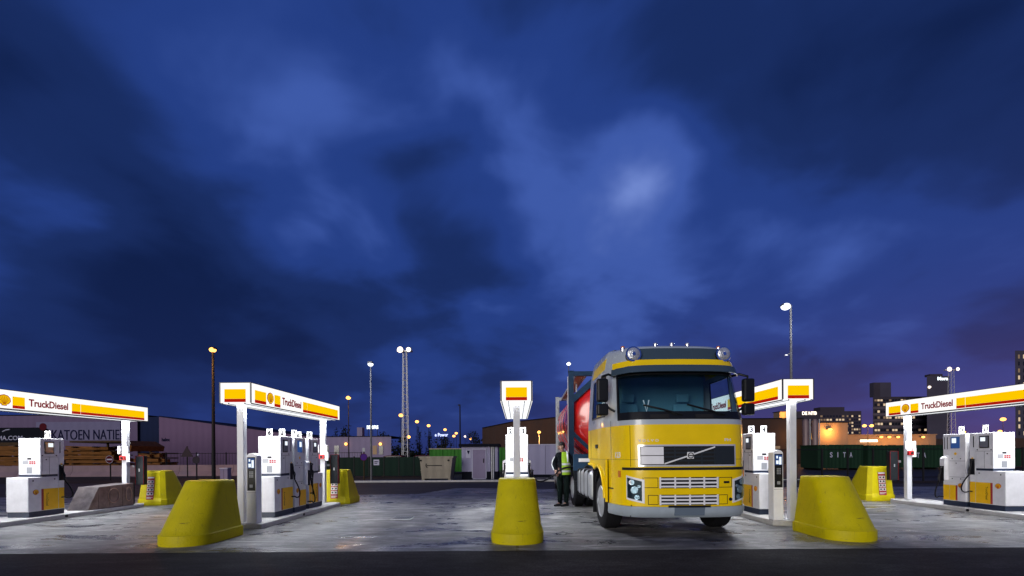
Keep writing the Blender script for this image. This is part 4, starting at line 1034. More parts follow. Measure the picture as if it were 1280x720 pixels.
def tank():
    t = thing('tank_container', 'glossy red cylindrical tank in a dark blue frame on the trailer', 'tank container', (2.69, 12.75, 1.15), R(-1.4))
    zc = 1.30; r = 1.20
    b = MB(); prof = [(.02, -.05), (.35, -.04), (.70, .0), (.95, .07), (1.10, .17), (1.17, .27), (r, .42), (r, 5.62), (1.12, 5.78), (.95, 5.89), (.70, 5.99), (.02, 6.05)]
    b.lathe(prof, (0, 0, zc), 'y', 64); sh = b.build('tank_shell', 'tank_red', t, smooth=35)
    for y in (.45, 1.75, 3.05, 4.35, 5.6):
        q = MB(); q.lathe([(r - .01, y - .02), (r + .006, y - .018), (r + .006, y + .018), (r - .01, y + .02)], (0, 0, zc), 'y', 64); q.build('weld_band', 'tank_red', sh, smooth=30)
    rg = MB(); rg.lathe([(.60, .035), (.64, .035), (.64, .062), (.60, .055)], (0, 0, zc), 'y', 40, ring=True); rg.build('end_ring', 'trim_black', sh)
    for y0, m in ((0., 'frame_blue'), (5.92, 'frame_grey')):
        f = MB()
        for s in (-1, 1):
            f.box(s * 1.15 - .07, s * 1.15 + .07, y0, y0 + .14, 0, 2.6)
            f.prism([(s * 1.08, 1.72), (s * 1.08, 1.94), (s * .48, 2.47), (s * .24, 2.47)], 'y', y0 + .02, y0 + .10)
            f.prism([(s * 1.08, .90), (s * 1.08, .76), (s * .42, .13), (s * .28, .13)], 'y', y0 + .02, y0 + .10)
        f.box(-1.08, 1.08, y0 + .01, y0 + .13, 2.47, 2.595); f.box(-1.08, 1.08, y0 + .01, y0 + .13, .005, .13)
        fo = f.build('end_frame', m, t)
        for s in (-1, 1):
            for z in (.0, 2.6): MB().box(s * 1.15 - .082, s * 1.15 + .082, y0 - .012, y0 + .16, z - .012 if z else -.003, z + .115 if not z else z + .013).build('corner_casting', m, fo, bevel=.008)
        if y0 == 0:
            for s in (-1, 1): MB().box(s * 1.235 - .012, s * 1.235 + .0, y0 + .02, y0 + .12, .15, 2.45).build('painted_edge_light', 'white_metal', fo)  # white strips paint in the light caught along the post edges
    sr = MB()
    for s in (-1, 1): sr.box(s * 1.15 - .05, s * 1.15 + .05, .145, 5.915, .02, .14)
    sr.build('side_rail', 'frame_blue', t)
    # catwalk along the top, on brackets
    wk = MB()
    for i in range(30): wk.box(-.98, -.74, .18 + i * .19, .32 + i * .19, 2.50, 2.53)
    wk.build('catwalk', 'walk_tan', t)
    k = MB()
    for x in (-1.0, -.72): k.box(x - .015, x + .015, .15, 5.9, 2.46, 2.54)
    k.build('catwalk_rail', 'frame_grey', t)
    for y in (1.4, 3.0, 4.6):
        MB().box(-.88, -.84, y - .03, y + .03, 2.20, 2.46).build('catwalk_bracket', 'frame_grey', t)
    mh = MB().cyl((0, 3, 2.40), (0, 3, 2.56), .28, n=24).build('manhole', 'frame_grey', t, smooth=40)
    # cladding number board on the flank
    lad = MB()
    for z in (.4, .75, 1.1, 1.45, 1.8, 2.15): lad.box(-1.19, -1.16, 5.55, 5.88, z, z + .03)
    for y in (5.55, 5.85): lad.box(-1.19, -1.16, y, y + .03, .14, 2.45)
    lad.build('ladder', 'frame_grey', t)
    return t
tank()
M['skin'] = mat('skin', (.42, .24, .17), .55)
M['hair'] = mat('dark_hair', (.012, .009, .008), .7)
M['jacket'] = mat('black_work_jacket', (.005, .007, .009), .9, bump=.5, bs=22, spec=.1)
M['trousers'] = mat('dark_green_black_trousers', (.005, .010, .009), .9, bump=.5, bs=22, spec=.1)
M['hivis'] = mat('hi_vis_lime', (.36, .60, .02), .6, emit=(.5, .8, .02), es=.0)
M['reflect'] = mat('reflective_tape', (.75, .77, .78), .35)
M['shoe'] = mat('black_shoe', (.008, .008, .009), .5)
def skin_mesh(name, chains, m, parent, sub=2):
    """chains: list of lists of (point, radius); first point of later chains may repeat an earlier joint"""
    V, E, RR, key = [], [], [], {}
    for ch in chains:
        last = None
        for p, r in ch:
            k = tuple(round(c, 4) for c in p)
            if k not in key: key[k] = len(V); V.append(p); RR.append(r)
            i = key[k]
            if last is not None and last != i: E.append((last, i))
            last = i
    me = bpy.data.meshes.new(name); me.from_pydata(V, E, []); o = bpy.data.objects.new(name, me); COL.objects.link(o)
    o.modifiers.new('s', 'SKIN')
    for i, d in enumerate(me.skin_vertices[0].data):
        r = RR[i]; d.radius = (r, r) if not isinstance(r, tuple) else r
        d.use_root = (i == 0)
    sb = o.modifiers.new('d', 'SUBSURF'); sb.levels = sub; sb.render_levels = sub
    dg = bpy.context.evaluated_depsgraph_get(); dg.update()
    nm = bpy.data.meshes.new_from_object(o.evaluated_get(dg)); bpy.data.objects.remove(o); nm.name = name
    nm.materials.clear(); nm.materials.append(M[m])
    for p in nm.polygons: p.use_smooth = True
    ob = bpy.data.objects.new(name, nm); COL.objects.link(ob); ob.parent = parent
    return ob
def person():
    t = thing('person', 'dark haired person in black clothes and lime hi-vis vest fuelling the truck', 'person', (1.27, 12.45, 0), 0)
    # x: right in the picture, y: away. Faces left-front, left arm reaching to the filler on the right.
    pel = (0, 0, .92); sp = (-.005, .0, 1.10); chst = (-.01, .0, 1.30); nb = (-.015, .0, 1.46); nk = (-.035, -.01, 1.525)
    hd = (-.065, -.02, 1.60); ht = (-.06, -.015, 1.68)
    shR = (-.165, .02, 1.40); elR = (-.245, .03, 1.14); wrR = (-.215, -.10, .93)
    shL = (.145, -.03, 1.40); elL = (.235, -.10, 1.16); wrL = (.40, -.13, 1.03)
    hiR = (-.09, .02, .88); knR = (-.10, -.01, .49); anR = (-.095, .02, .09); toR = (-.20, -.05, .035)
    hiL = (.09, -.01, .88); knL = (.085, -.03, .49); anL = (.075, .0, .09); toL = (-.03, -.08, .035)
    body = [[(pel, .125), (sp, .115), (chst, .135), (nb, .075), (nk, .052), (hd, .082), (ht, .072)],
            [(chst, .135), (shR, .062), (elR, .043), (wrR, .030)], [(chst, .135), (shL, .062), (elL, .043), (wrL, .030)],
            [(pel, .125), (hiR, .092), (knR, .058), (anR, .038), (toR, .030)], [(pel, .125), (hiL, .092), (knL, .058), (anL, .038), (toL, .030)]]
    def hand(w, d, side):
        """palm, four unequal bent fingers and a thumb from the palm's flank, curled on the hose"""
        w = Vector(w); d = Vector(d).normalized(); n = Vector((0, 0, -1)); sd = d.cross(n).normalized() * side; n = sd.cross(d).normalized() * side
        palm = w + d * .055; ch = [[(tuple(w), .030), (tuple(palm), (.036, .020))]]
        for i, L_ in enumerate((.072, .080, .075, .060)):
            r0 = palm + d * .02 + sd * (.027 - .018 * i); k1 = r0 + d * L_ * .45; k2 = k1 + (d * .45 + n * .6) * L_ * .38; k3 = k2 + (n * .9 - d * .4) * L_ * .3
            ch.append([(tuple(palm), (.036, .020)), (tuple(r0), .0095), (tuple(k1), .009), (tuple(k2), .0085), (tuple(k3), .0075)])
        t0 = w + d * .03 + sd * .030; ch.append([(tuple(palm), (.036, .020)), (tuple(t0), .012), (tuple(t0 + (d * .6 + sd * .7) * .035), .010), (tuple(t0 + (d * .9 + n * .5 + sd * .5) * .055), .0085)])
        return ch
    body += hand(wrR, Vector(wrR) - Vector(elR) + Vector((.08, 0, 0)), 1) + hand(wrL, Vector(wrL) - Vector(elL), -1)
    bo = skin_mesh('body', body, 'skin', t)
    # face: turned to the left and a little to the camera
    f = MB(); fd = Vector((-.88, -.47, -.12)).normalized(); sd = Vector((.47, -.88, 0)).normalized(); hc = Vector((-.064, -.019, 1.645))
    f.sphere(hc + fd * .098 + Vector((0, 0, -.012)), .016, 10, 6, sz=1.6)
    f.sphere(hc + fd * .072 + Vector((0, 0, -.075)), .030, 10, 6, sz=.8)
    for k in (-1, 1): f.sphere(hc + sd * k * .083 + fd * -.005 + Vector((0, 0, -.01)), .022, 10, 6, sx=.6, sz=1.4)
    f.build('face', 'skin', bo, smooth=60)
    e = MB()
    for k in (-1, 1): e.sphere(hc + fd * .083 + sd * k * .032 + Vector((0, 0, .012)), .008, 8, 6)
    e.build('eyes', 'hair', bo, smooth=60)
    m_ = MB(); m_.sphere(hc + fd * .090 + Vector((0, 0, -.055)), .018, 10, 6, sz=.3); m_.build('mouth', 'label_red', bo, smooth=60)
    hr = MB()
    hr.sphere(hc + Vector((.026, .014, .036)), .092, 18, 10, sz=.88); hr.sphere(hc + Vector((.045, .025, -.01)), .078, 16, 8)
    hr.build('hair', 'hair', t, smooth=60)
    # clothes
    j = [[((0, 0, .84), (.165, .135)), (sp, (.165, .135)), (chst, (.175, .140)), ((-.013, 0, 1.43), .115), ((-.025, -.005, 1.50), .070)],
         [(chst, (.175, .140)), (shR, .088), (elR, .066), ((-.219, -.08, .96), .050)], [(chst, (.175, .140)), (shL, .088), (elL, .066), ((.37, -.125, 1.05), .050)]]
    jo = skin_mesh('jacket', j, 'jacket', t)
    tr = [[((0, 0, .96), .150), ((0, 0, .90), .145)], [((0, 0, .90), .145), (hiR, .110), (knR, .085), ((-.095, .02, .055), .066)], [((0, 0, .90), .145), (hiL, .110), (knL, .085), ((.075, 0, .055), .066)]]
    skin_mesh('trousers', tr, 'trousers', t)
    for a, b_ in ((anR, toR), (anL, toL)):
        s_ = MB(); a = Vector(a); b_ = Vector(b_); d = (b_ - a); d.z = 0; d.normalize(); q = Vector((-d.y, d.x, 0))
        h = a - d * .07; e_ = a + d * .20
        s_.hexa([h + q * .042 - Vector((0, 0, h.z)), h - q * .042 - Vector((0, 0, h.z)), e_ - q * .035 - Vector((0, 0, e_.z)), e_ + q * .035 - Vector((0, 0, e_.z))],
                [h + q * .040 + Vector((0, 0, .03)), h - q * .040 + Vector((0, 0, .03)), e_ - q * .028 - Vector((0, 0, e_.z - .045)), e_ + q * .028 - Vector((0, 0, e_.z - .045))])
        s_.build('shoe', 'shoe', t, bevel=.02, seg=3)
    # vest: open tabard worn off the left shoulder, back and left front panels
    v = MB(); n = 14
    def ringp(z, rx, ry, cx):
        return [Vector((cx + rx * math.cos(R(-105 + 190 * i / n)), ry * math.sin(R(-105 + 190 * i / n)), z)) for i in range(n + 1)]
    rows = [ringp(.86, .205, .175, .0), ringp(1.0, .205, .178, -.002), ringp(1.15, .205, .178, -.005), ringp(1.30, .205, .178, -.01), ringp(1.42, .165, .135, -.012), ringp(1.475, .105, .095, -.018)]
    A = [[v.v(p) for p in r] for r in rows]; B = [[v.v(p * 1 - Vector((0, 0, 0)) + (Vector((-.01, 0, p.z)) - p).normalized() * .012) for p in r] for r in rows]
    for X, inv in ((A, 0), (B, 1)):
        for r0, r1 in zip(X, X[1:]):
            for i in range(n): v.f([r0[i], r0[i + 1], r1[i + 1], r1[i]])
    for r in (0, -1):
        for i in range(n): v.f([A[r][i], A[r][i + 1], B[r][i + 1], B[r][i]])
    for c in (0, -1):
        for k in range(len(rows) - 1): v.f([A[k][c], A[k + 1][c], B[k + 1][c], B[k][c]])
    vo = v.build('hi_vis_vest', 'hivis', t, smooth=60)
    for z0, z1 in ((.93, .985), (1.12, 1.175)):
        q = MB(); r0 = ringp(z0, .209, .182, -.003); r1 = ringp(z1, .209, .182, -.004)
        V0 = [q.v(p) for p in r0]; V1 = [q.v(p) for p in r1]
        for i in range(n): q.f([V0[i], V0[i + 1], V1[i + 1], V1[i]])
        q.build('reflective_band', 'reflect', vo, smooth=60)
    q = MB(); q.tube([(.10, -.135, 1.20), (.105, -.155, 1.32), (.10, -.10, 1.455), (.09, .02, 1.485)], .022); q.build('shoulder_tape', 'reflect', vo, smooth=60)
    q = MB(); q.tube([(-.235, -.03, 1.36), (-.30, -.02, 1.22), (-.312, -.0, 1.12), (-.265, -.09, .99)], .014); q.build('sleeve_piping', 'reflect', jo, smooth=60)
    # fuel hose from the middle pump through both hands to the filler
    ho = thing('fuel_hose', 'black fuel hose sagging from the middle pump to the person at the truck tank', 'hose', (0, 0, 0))
    P = [(.33, 11.1, .82), (.44, 11.2, .80), (.52, 11.5, .74), (.66, 11.8, .72), (.85, 12.05, .78), (1.04, 12.22, .88), (1.12, 12.30, .97), (1.32, 12.20, 1.06), (1.52, 12.22, 1.06), (1.66, 12.30, 1.03), (1.76, 12.32, 1.03)]
    # smooth the run
    Q = []
    for i in range(len(P) - 1):
        p0, p1, p2, p3 = [Vector(P[max(0, min(len(P) - 1, i + k))]) for k in (-1, 0, 1, 2)]
        for k in range(5):
            u = k / 5; Q.append(.5 * ((2 * p1) + (p2 - p0) * u + (2 * p0 - 5 * p1 + 4 * p2 - p3) * u * u + (3 * p1 - p0 - 3 * p2 + p3) * u ** 3))
    Q.append(Vector(P[-1]))
    MB().tube(Q, .022, 10).build('hose_line', 'rubber', ho, smooth=60)
    nz = MB(); e_ = Vector(P[-1]); nz.tube([e_, e_ + Vector((.06, .02, .02)), e_ + Vector((.13, .05, -.02))], .026); nz.tube([e_ + Vector((.0, 0, -.02)), e_ + Vector((.05, .0, -.07)), e_ + Vector((.10, .03, -.03))], .010)
    nz.build('filling_nozzle', 'black_plastic', ho, smooth=60)
person()
M['mauve_wall'] = panelled('mauve_cladding', (.115, .085, .15), 1.0, .08)
M['mauve_sign'] = panelled('pale_sign_cladding', (.135, .125, .21), 1.2, .06)
M['blue_wall'] = panelled('dark_blue_cladding', (.008, .014, .045), .8, .15)
M['pale_wall'] = panelled('pale_lilac_cladding', (.20, .17, .26), .9, .1)
M['lilac_wall'] = panelled('lilac_site_panel', (.26, .25, .36), .6, .05)
M['navy_letter'] = mat('navy_lettering', (.006, .008, .03), .9, spec=.08)
M['black_band'] = mat('black_fascia', (.006, .007, .012), .9, spec=.08)
M['letter_pale'] = mat('pale_lettering', (.35, .35, .45), .9, spec=.08)
M['wood'] = mat('stacked_timber', (.15, .065, .020), .9, spec=.08, var=.45, vs=2.5, bump=.4, bs=12, stretch=(.3, 1, 3))
M['wood_dark'] = mat('dark_boards', (.05, .032, .018), .9, spec=.08, var=.4, vs=2)
M['barrier'] = mat('precast_barrier', (.17, .115, .135), .8, var=.2, vs=1.2)
M['warehouse_wall'] = panelled('warehouse_mauve_cladding', (.135, .085, .15), 1.0, .06)
M['green_mesh'] = panelled('dark_green_panel', (.006, .016, .012), .5, .25)
M['green_skip'] = panelled('bright_green_container', (.03, .13, .02), .28, .15)
M['green_cont'] = panelled('bottle_green_container', (.008, .026, .014), .3, .2)
M['cream'] = panelled('cream_steel', (.27, .24, .19), .45, .12)
M['brown_hall'] = panelled('brown_cladding', (.035, .024, .022), 1.2, .15)
M['tan_wall'] = panelled('tan_cladding', (.20, .14, .10), 1.4, .1)
M['silo'] = mat('silo_steel', (.16, .11, .11), .5, metal=.2, var=.2, vs=.8)
M['office'] = mat('office_facade', (.040, .033, .046), .9, spec=.08, var=.2, vs=.1)
M['office_band'] = mat('office_concrete_band', (.085, .068, .085), .9, spec=.08, var=.15, vs=.2)
M['tower_dark'] = mat('dark_tower_facade', (.050, .045, .066), .9, spec=.08, var=.15, vs=.1)
M['window_lit'] = glow('window_lit', (1, .74, .48), .75)
M['window_dim'] = glow('window_dim', (1, .66, .42), .22)
M['window_off'] = mat('window_dark_glass', (.012, .014, .022), .15)
M['neon_white'] = glow('neon_white', (.85, .95, 1), 2.2)
M['neon_warm'] = glow('neon_warm', (1, .86, .72), 2.2)
M['neon_blue'] = glow('neon_blue', (.55, .62, 1), 2.)
M['strip_warm'] = glow('strip_light_warm', (1, .80, .58), 3.5)
M['leaf'] = mat('night_foliage', (.014, .018, .012), .9, spec=.08, var=.5, vs=1.)
M['bark'] = mat('bark', (.02, .016, .012), .9, spec=.08, var=.3)
M['sign_red'] = mat('sign_red', (.06, .006, .012), .9, spec=.08)
M['sign_back'] = mat('sign_grey_back', (.035, .028, .035), .9, spec=.08)
M['sign_blue'] = mat('sign_blue', (.06, .02, .16), .9, spec=.08)

def block(name, label, cat, px0, px1, ytop, Y, depth, m, group=None, roof=None, z=None, part='wall'):
    x0, x1 = wx(px0, Y), wx(px1, Y); zt = z or wz((px0 + px1) / 2, ytop, Y)
    t = thing(name, label, cat, ((x0 + x1) / 2, Y, 0), 0, group); w = (x1 - x0) / 2
    # plan: flanks run back along the sight lines of the site, so the block widens to the rear
    k = (Y + depth) / Y; cx = (x0 + x1) / 2
    MB().hexa([(-w, 0, 0), (w, 0, 0), (x1 * k - cx, depth, 0), (x0 * k - cx, depth, 0)], [(-w, 0, zt), (w, 0, zt), (x1 * k - cx, depth, zt), (x0 * k - cx, depth, zt)]).build(part, m, t)
    if roof: MB().box(-w - .12, w + .12, -.12, depth + .12, zt + .002, zt + roof[1]).build('roof', roof[0], t)
    return t, w, zt
def local(t, px, py=None):
    Y = t.location.y
    return wx(px, Y) - t.location.x if py is None else (wx(px, Y) - t.location.x, wz(px, py, Y))

# ---------------------------------------------------------------- left: halls
t, w_, zt = block('logistics_hall', 'long mauve hall lettered KATOEN NATIE at the far left', 'warehouse', -260, 172, 520, 70, 3.8, 'mauve_wall', roof=('black_band', .12))
(a, za), (b_, zb) = local(t, 46, 551), local(t, 151, 527)
p = MB().box(a, b_, -.08, -.002, za, zb).build('sign_panel', 'mauve_sign', t)
(c, zc) = local(t, 108, 543.5)
text('lettering', 'KATOEN NATIE', 84 * 70 / F, 12.5 * 70 / F, 'navy_letter', p, Ffront(c, -.081, zc), th=.05)
Y = 70.3
wa = thing('warehouse', 'pale mauve warehouse with dark blue end wall behind the black lamp post', 'warehouse', (wx(199, Y), Y, 0))
(xl, zl) = local(wa, 171, 521); (xr, zr) = local(wa, 414, 549.5); (_, z0) = local(wa, 199, 521); xm = local(wa, 199)
MB().box(xl + .06, -.01, .05, 18, 0, z0).build('end_wall', 'blue_wall', wa)
MB().prism([(0, 0), (xr, 0), (xr, zr), (0, z0)], 'y', 0, 18).build('front_wall', 'warehouse_wall', wa)
MB().prism([(0, z0 + .005), (xr, zr + .005), (xr, zr + .16), (0, z0 + .16)], 'y', -.1, 18).build('roof_edge', 'navy_letter', wa)
(a, za) = local(wa, 207.5, 549.5); text('lettering', 'halex', 1.25, .55, 'navy_letter', wa, Ffront(a, -.002, za), th=.04, bold=.02)
# ---------------------------------------------------------------- left: timber yard
def shelter():
    Y = 50; x0, x1 = wx(-150, Y), wx(55, Y)
    t = thing('yard_shelter', 'black fronted yard shelter lettered MA.COM at the left edge', 'shelter', ((x0 + x1) / 2, Y, 0)); w = (x1 - x0) / 2
    zb, z1 = wz(20, 553, Y), wz(20, 534.5, Y)
    fa = MB().box(-w, w, 0, .2, zb, z1).build('fascia', 'black_band', t)
    MB().hexa([(-w, .21, z1 - .3), (w, .21, z1 - .3), (w - 4.4, 5, z1 - .3), (-w, 5, z1 - .3)], [(-w, .21, z1 - .05), (w, .21, z1 - .05), (w - 4.4, 5, z1 - .05), (-w, 5, z1 - .05)]).build('roof', 'wood_dark', t); MB().box(-w, w, 0, .25, zb - .36, zb - .002).build('beam', 'wood_dark', t)
    for x in (-w + .2, -w / 2, 0, w / 2, w - .2): MB().box(x - .1, x + .1, .26, .46, 0, z1 - .31).build('post', 'wood_dark', t)
    c = local(t, 13, 547.5)
    text('lettering', 'MA.COM', 31 * Y / F, 5.5 * Y / F, 'letter_pale', fa, Ffront(c[0], -.001, c[1]), th=.03, bold=.01)
    k = MB(); P = [local(t, x, y) for x, y in ((4, 539.5), (8, 537.6), (13, 536.8))]
    k.tube([(x, -.03, z) for x, z in P], .06); k.build('emblem', 'letter_pale', fa)
shelter()
def timber(label, px0, px1, ytop, Y, layers, seed, tilt=0.):
    r = random.Random(seed); x0, x1 = wx(px0, Y), wx(px1, Y); zt = wz((px0 + px1) / 2, ytop, Y)
    t = thing('timber_stack', label, 'timber stack', ((x0 + x1) / 2, Y, 0), 0, 'timber stacks behind the low wall'); w = (x1 - x0) / 2
    h = zt / layers
    for i in range(layers):
        b = MB(); n = 5
        ld = r.uniform(-.5, .5)
        for k in range(n):
            xo = r.uniform(-.5, .5) + ld; xe = r.uniform(-.6, .4) - tilt * i * .45
            ly = .12 + k * .42 + r.uniform(-.08, .08); dz = r.uniform(-.14, .14) * (1 if i else 0); za = i * h + max(0, dz); zb = i * h + max(0, -dz)
            th = h * r.uniform(.55, .95)
            nb = r.randint(2, 4)
            for q in range(nb):
                u0, u1 = q / nb, (q + .86) / nb
                b.hexa([(-w + xo, ly, za + th * u0), (w + xe, ly, zb + th * u0), (w + xe, ly + .36, zb + th * u0), (-w + xo, ly + .36, za + th * u0)],
                       [(-w + xo, ly, za + th * u1), (w + xe, ly, zb + th * u1), (w + xe, ly + .36, zb + th * u1), (-w + xo, ly + .36, za + th * u1)])
        b.build('board_layer', 'wood', t)
        b = MB()
        for x in (-w * .7, 0, w * .7): b.box(x - .08, x + .08, .1, 2.2, i * h + h * .73, i * h + h * .99)
        b.build('spacer', 'wood_dark', t)
    return t
timber('lit timber stack under the black shelter front, at the left edge', -60, 30, 557, 48, 5, 1)
timber('orange lit timber stack beside the far left pump, below the KATOEN lettering', 78, 152, 558, 44, 6, 2, .8)
timber('low tapering timber stack right of the far left canopy post', 168, 206, 566, 43, 4, 3, .9)
timber('timber stack in the gap left of the far left pump', 32, 76, 562, 47, 4, 5)
def deck():
    Y = 42.5; x0, x1 = wx(87, Y), wx(163, Y)
    t = thing('stack_cover', 'dark board cover with an orange bent right end, on the timber below the lettering', 'board cover', ((x0 + x1) / 2, Y, 0)); w = (x1 - x0) / 2
    z = wz(120, 551, Y)
    MB().box(-w, w * .70, 0, 4.2, z - .16, z).build('cover_board', 'wood_dark', t)
    MB().hexa([(w * .705, 0, z - .16), (w, 0, z - 1.0), (w, 4, z - 1.0), (w * .705, 4, z - .16)], [(w * .705, 0, z + .02), (w + .12, 0, z - .5), (w + .12, 4, z - .5), (w * .705, 4, z + .02)]).build('bent_end', 'wood', t)
    for x in (-w * .9, -w * .2, w * .62): MB().box(x - .07, x + .07, 3.6, 3.75, 0, z - .165).build('prop', 'wood_dark', t)
deck()
# precast road barrier: segments, each a thing
px = -44.0
for i in range(7):
    Y = 33.2; L_ = 3.9
    b = MB(); b.prism([(-.30, 0), (.30, 0), (.30, .10), (.12, .38), (.09, .80), (-.09, .80), (-.12, .38), (-.30, .10)], 'x', 0, L_ - .02)
    o = b.build('barrier_segment', 'barrier'); o.location = (px + i * L_, Y, 0)
    tag(o, 'mauve precast barrier segment in the low wall behind the left pumps', 'road barrier', 'precast barrier segments along the left road')
# wire fence in front of the warehouse
def fence(name, label, pts, h, gap, m='black_pole', rails=(.1, .95), bars=0.):
    t = thing(name, label, 'fence', (pts[0][0], pts[0][1], 0)); A = Vector((0, 0, 0)); B = Vector((pts[1][0] - pts[0][0], pts[1][1] - pts[0][1], 0))
    n = max(1, int(B.length / gap))
    for i in range(n + 1):
        p = A.lerp(B, i / n); MB().cyl(p, p + Vector((0, 0, h)), .045, n=6).build('post', m, t)
    for r_ in rails:
        MB().cyl(A + Vector((0, 0, h * r_)), B + Vector((0, 0, h * r_)), .022, n=6).build('rail', m, t)
    if bars:
        b = MB(); k = int(B.length / bars)
        for i in range(k):
            p = A.lerp(B, (i + .5) / k); b.cyl(p + Vector((0, 0, .08)), p + Vector((0, 0, h - .03)), .009, n=4)
        b.build('wire_infill', m, t)
    return t
fence('wire_fence', 'tall wire fence with dark posts in front of the mauve warehouse', ((-28.5, 37), (-14.0, 41)), 1.75, 2.0, bars=.22)

# ---------------------------------------------------------------- signs on posts
def sign_post(name, label, px, ybase_Y, ytop, kind):
    Y = ybase_Y; t = thing(name, label, 'road sign', (wx(px, Y), Y, 0)); z = wz(px, ytop, Y)
    MB().cyl((0, 0, 0), (0, 0, z - .02), .035, n=8).build('post', 'wood_dark' if kind == 'parking' else 'black_pole', t)
    if kind == 'noentry':
        d = MB().cyl((0, -.04, z - .28), (0, -.065, z - .28), .23, n=28).build('disc', 'sign_red', t); MB().box(-.16, .16, -.072, -.066, z - .32, z - .24).build('bar', 'letter_pale', d)
        q = MB(); q.lathe([(.212, -.071), (.23, -.071), (.23, -.066), (.212, -.066)], (0, 0, z - .28), 'y', 28, ring=True); q.build('rim', 'letter_pale', d)
    elif kind == 'triangle':
        MB().prism([(-.42, z - .75), (.42, z - .75), (0, z)], 'y', -.06, -.04).build('triangle_plate', 'sign_back', t)
    elif kind == 'round':
        MB().cyl((0, -.04, z - .22), (0, -.06, z - .22), .20, n=24).build('disc', 'sign_back', t)
        MB().sphere((.1, -.02, z + .06), .06, 8, 5).build('reflector', 'letter_pale', t)
    elif kind == 'maroon':
        MB().cyl((0, -.04, z - .24), (0, -.06, z - .24), .24, n=24).build('disc', 'sign_red', t)
    elif kind == 'parking':
        d = MB().cyl((0, -.04, z - .5), (0, -.06, z - .5), .20, n=24).build('disc', 'sign_blue', t)
        q = MB(); q.lathe([(.18, -.066), (.20, -.066), (.20, -.061), (.18, -.061)], (0, 0, z - .5), 'y', 24, ring=True); q.build('rim', 'sign_red', d)
        MB().box(-.07, .07, -.05, -.035, z - .2, z).build('upper_plate', 'label_grey', t)
sign_post('traffic_sign', 'round no entry sign on a dark post behind the steel barrier', 138, 27.5, 568.5, 'noentry')
sign_post('traffic_sign', 'dark triangular sign seen from behind, against the mauve warehouse', 234.3, 31.5, 557.5, 'triangle')
sign_post('traffic_sign', 'small dark round sign left of the black lamp post', 245.8, 25, 570, 'round')
sign_post('traffic_sign', 'dark red round sign rising behind the far left pump', 55, 30, 529, 'maroon')
sign_post('traffic_sign', 'purple round no parking sign on a brown post before the green panels', 455, 25, 560, 'parking')
uc = thing('utility_cabinet', 'small pale utility cabinet right of the black lamp post', 'utility box', (wx(279.5, 27), 27, 0))
MB().box(-.22, .22, 0, .35, .0, .68).build('cabinet', 'pale_wall', uc); MB().box(-.25, .25, -.03, .38, .681, .73).build('lid', 'letter_pale', uc); MB().box(-.005, .005, -.006, -.0005, .06, .64).build('door_gap', 'black_band', uc)

# ---------------------------------------------------------------- lamps
def lamp_light(t, z, col, e, r=.25):
    l = bpy.data.lights.new('lamp_light', 'POINT'); l.energy = e; l.color = col; l.shadow_soft_size = r
    o = bpy.data.objects.new('lamp_light', l); COL.objects.link(o); o.parent = t; o.location = (0, -1.5, z - .9)
def street_lamp(label, px, ytop, Y, glowm, pole='black_pole', side=0, r=.06, head=.16, light=None, group='street lamps across the industrial estate', twin=False, pole_px=None, arm=None):
    X = wx(pole_px if pole_px else px, Y); z = wz(px, ytop, Y)
    t = thing('street_lamp', label, 'street lamp', (X, Y, 0), 0, group)
    MB().cyl((0, 0, 0), (0, 0, z + .06), r, r * .6, n=10).build('pole', pole, t, smooth=40)
    dx = wx(px, Y) - X
    heads = [dx] if not twin else [dx - twin, dx + twin]
    for hx in heads:
        k = MB(); k.hexa([(hx - head, -.16, z + .01), (hx + head, -.16, z + .01), (hx + head, .16, z + .01), (hx - head, .16, z + .01)], [(hx - head * .6, -.10, z + .14), (hx + head * .6, -.10, z + .14), (hx + head * .6, .12, z + .14), (hx - head * .6, .12, z + .14)])
        if abs(hx) > .05: k.cyl((0, 0, z + .05), (hx, 0, z + .08), .03, n=6)
        ho = k.build('lamp_head', pole, t)
        MB().sphere((hx, -.02, z - .02), head * .95, 14, 8, sz=.75).build('lamp_glass', glowm, ho, smooth=60)
    if arm:
        MB().cyl((0, 0, arm), (-.30, -.05, arm - .14), .03, n=6).build('camera_arm', pole, t)
        MB().box(-.36, -.22, -.09, -.02, arm - .17, arm - .10).build('camera', 'plate_white', t)
    if light: lamp_light(t, z, *light)
    return t
OR = (1, .42, .08)
street_lamp('tall black lamp post with an orange lamp behind the left canopy', 267, 437, 27, 'lamp_orange', r=.11, light=(OR, 700), head=.2)
street_lamp('tall slender pole with a white lamp right of the left canopy', 464, 455, 26, 'lamp_white', 'pole_grey', light=((.85, .92, 1), 260))
street_lamp('orange lamp on a dark pole just right of the left canopy end', 436, 497, 45, 'lamp_orange', light=(OR, 500), head=.24)
street_lamp('orange lamp at the foot of the lattice mast, left of it', 501.5, 519, 60, 'lamp_orange', head=.3)
street_lamp('bright low orange lamp right of the lattice mast', 511, 546, 62, 'lamp_orange', head=.28)
street_lamp('warm lamp above the left of two dark poplars', 521.5, 527, 80, 'lamp_orange', head=.34)
street_lamp('warm lamp above the right of two dark poplars', 536, 532, 85, 'lamp_orange', head=.34)
street_lamp('warm lamp above the blue lit shop sign', 556.5, 537, 100, 'lamp_orange', head=.36)
street_lamp('lower lamp of the close pair above the green container', 567.5, 545, 110, 'lamp_orange', head=.38)
street_lamp('upper lamp of the close pair above the green container', 570.5, 541.5, 116, 'lamp_orange', head=.38)
street_lamp('small white lamp above the roof edge of the grey cabin', 581.5, 545.5, 120, 'lamp_warm', head=.32)
street_lamp('small orange lamp right above the grey cabin', 588.5, 548.5, 125, 'lamp_orange', head=.36)
street_lamp('white lamp shining beside the truck above the red tank', 711.5, 454.5, 40, 'lamp_white', 'pole_grey', head=.2)
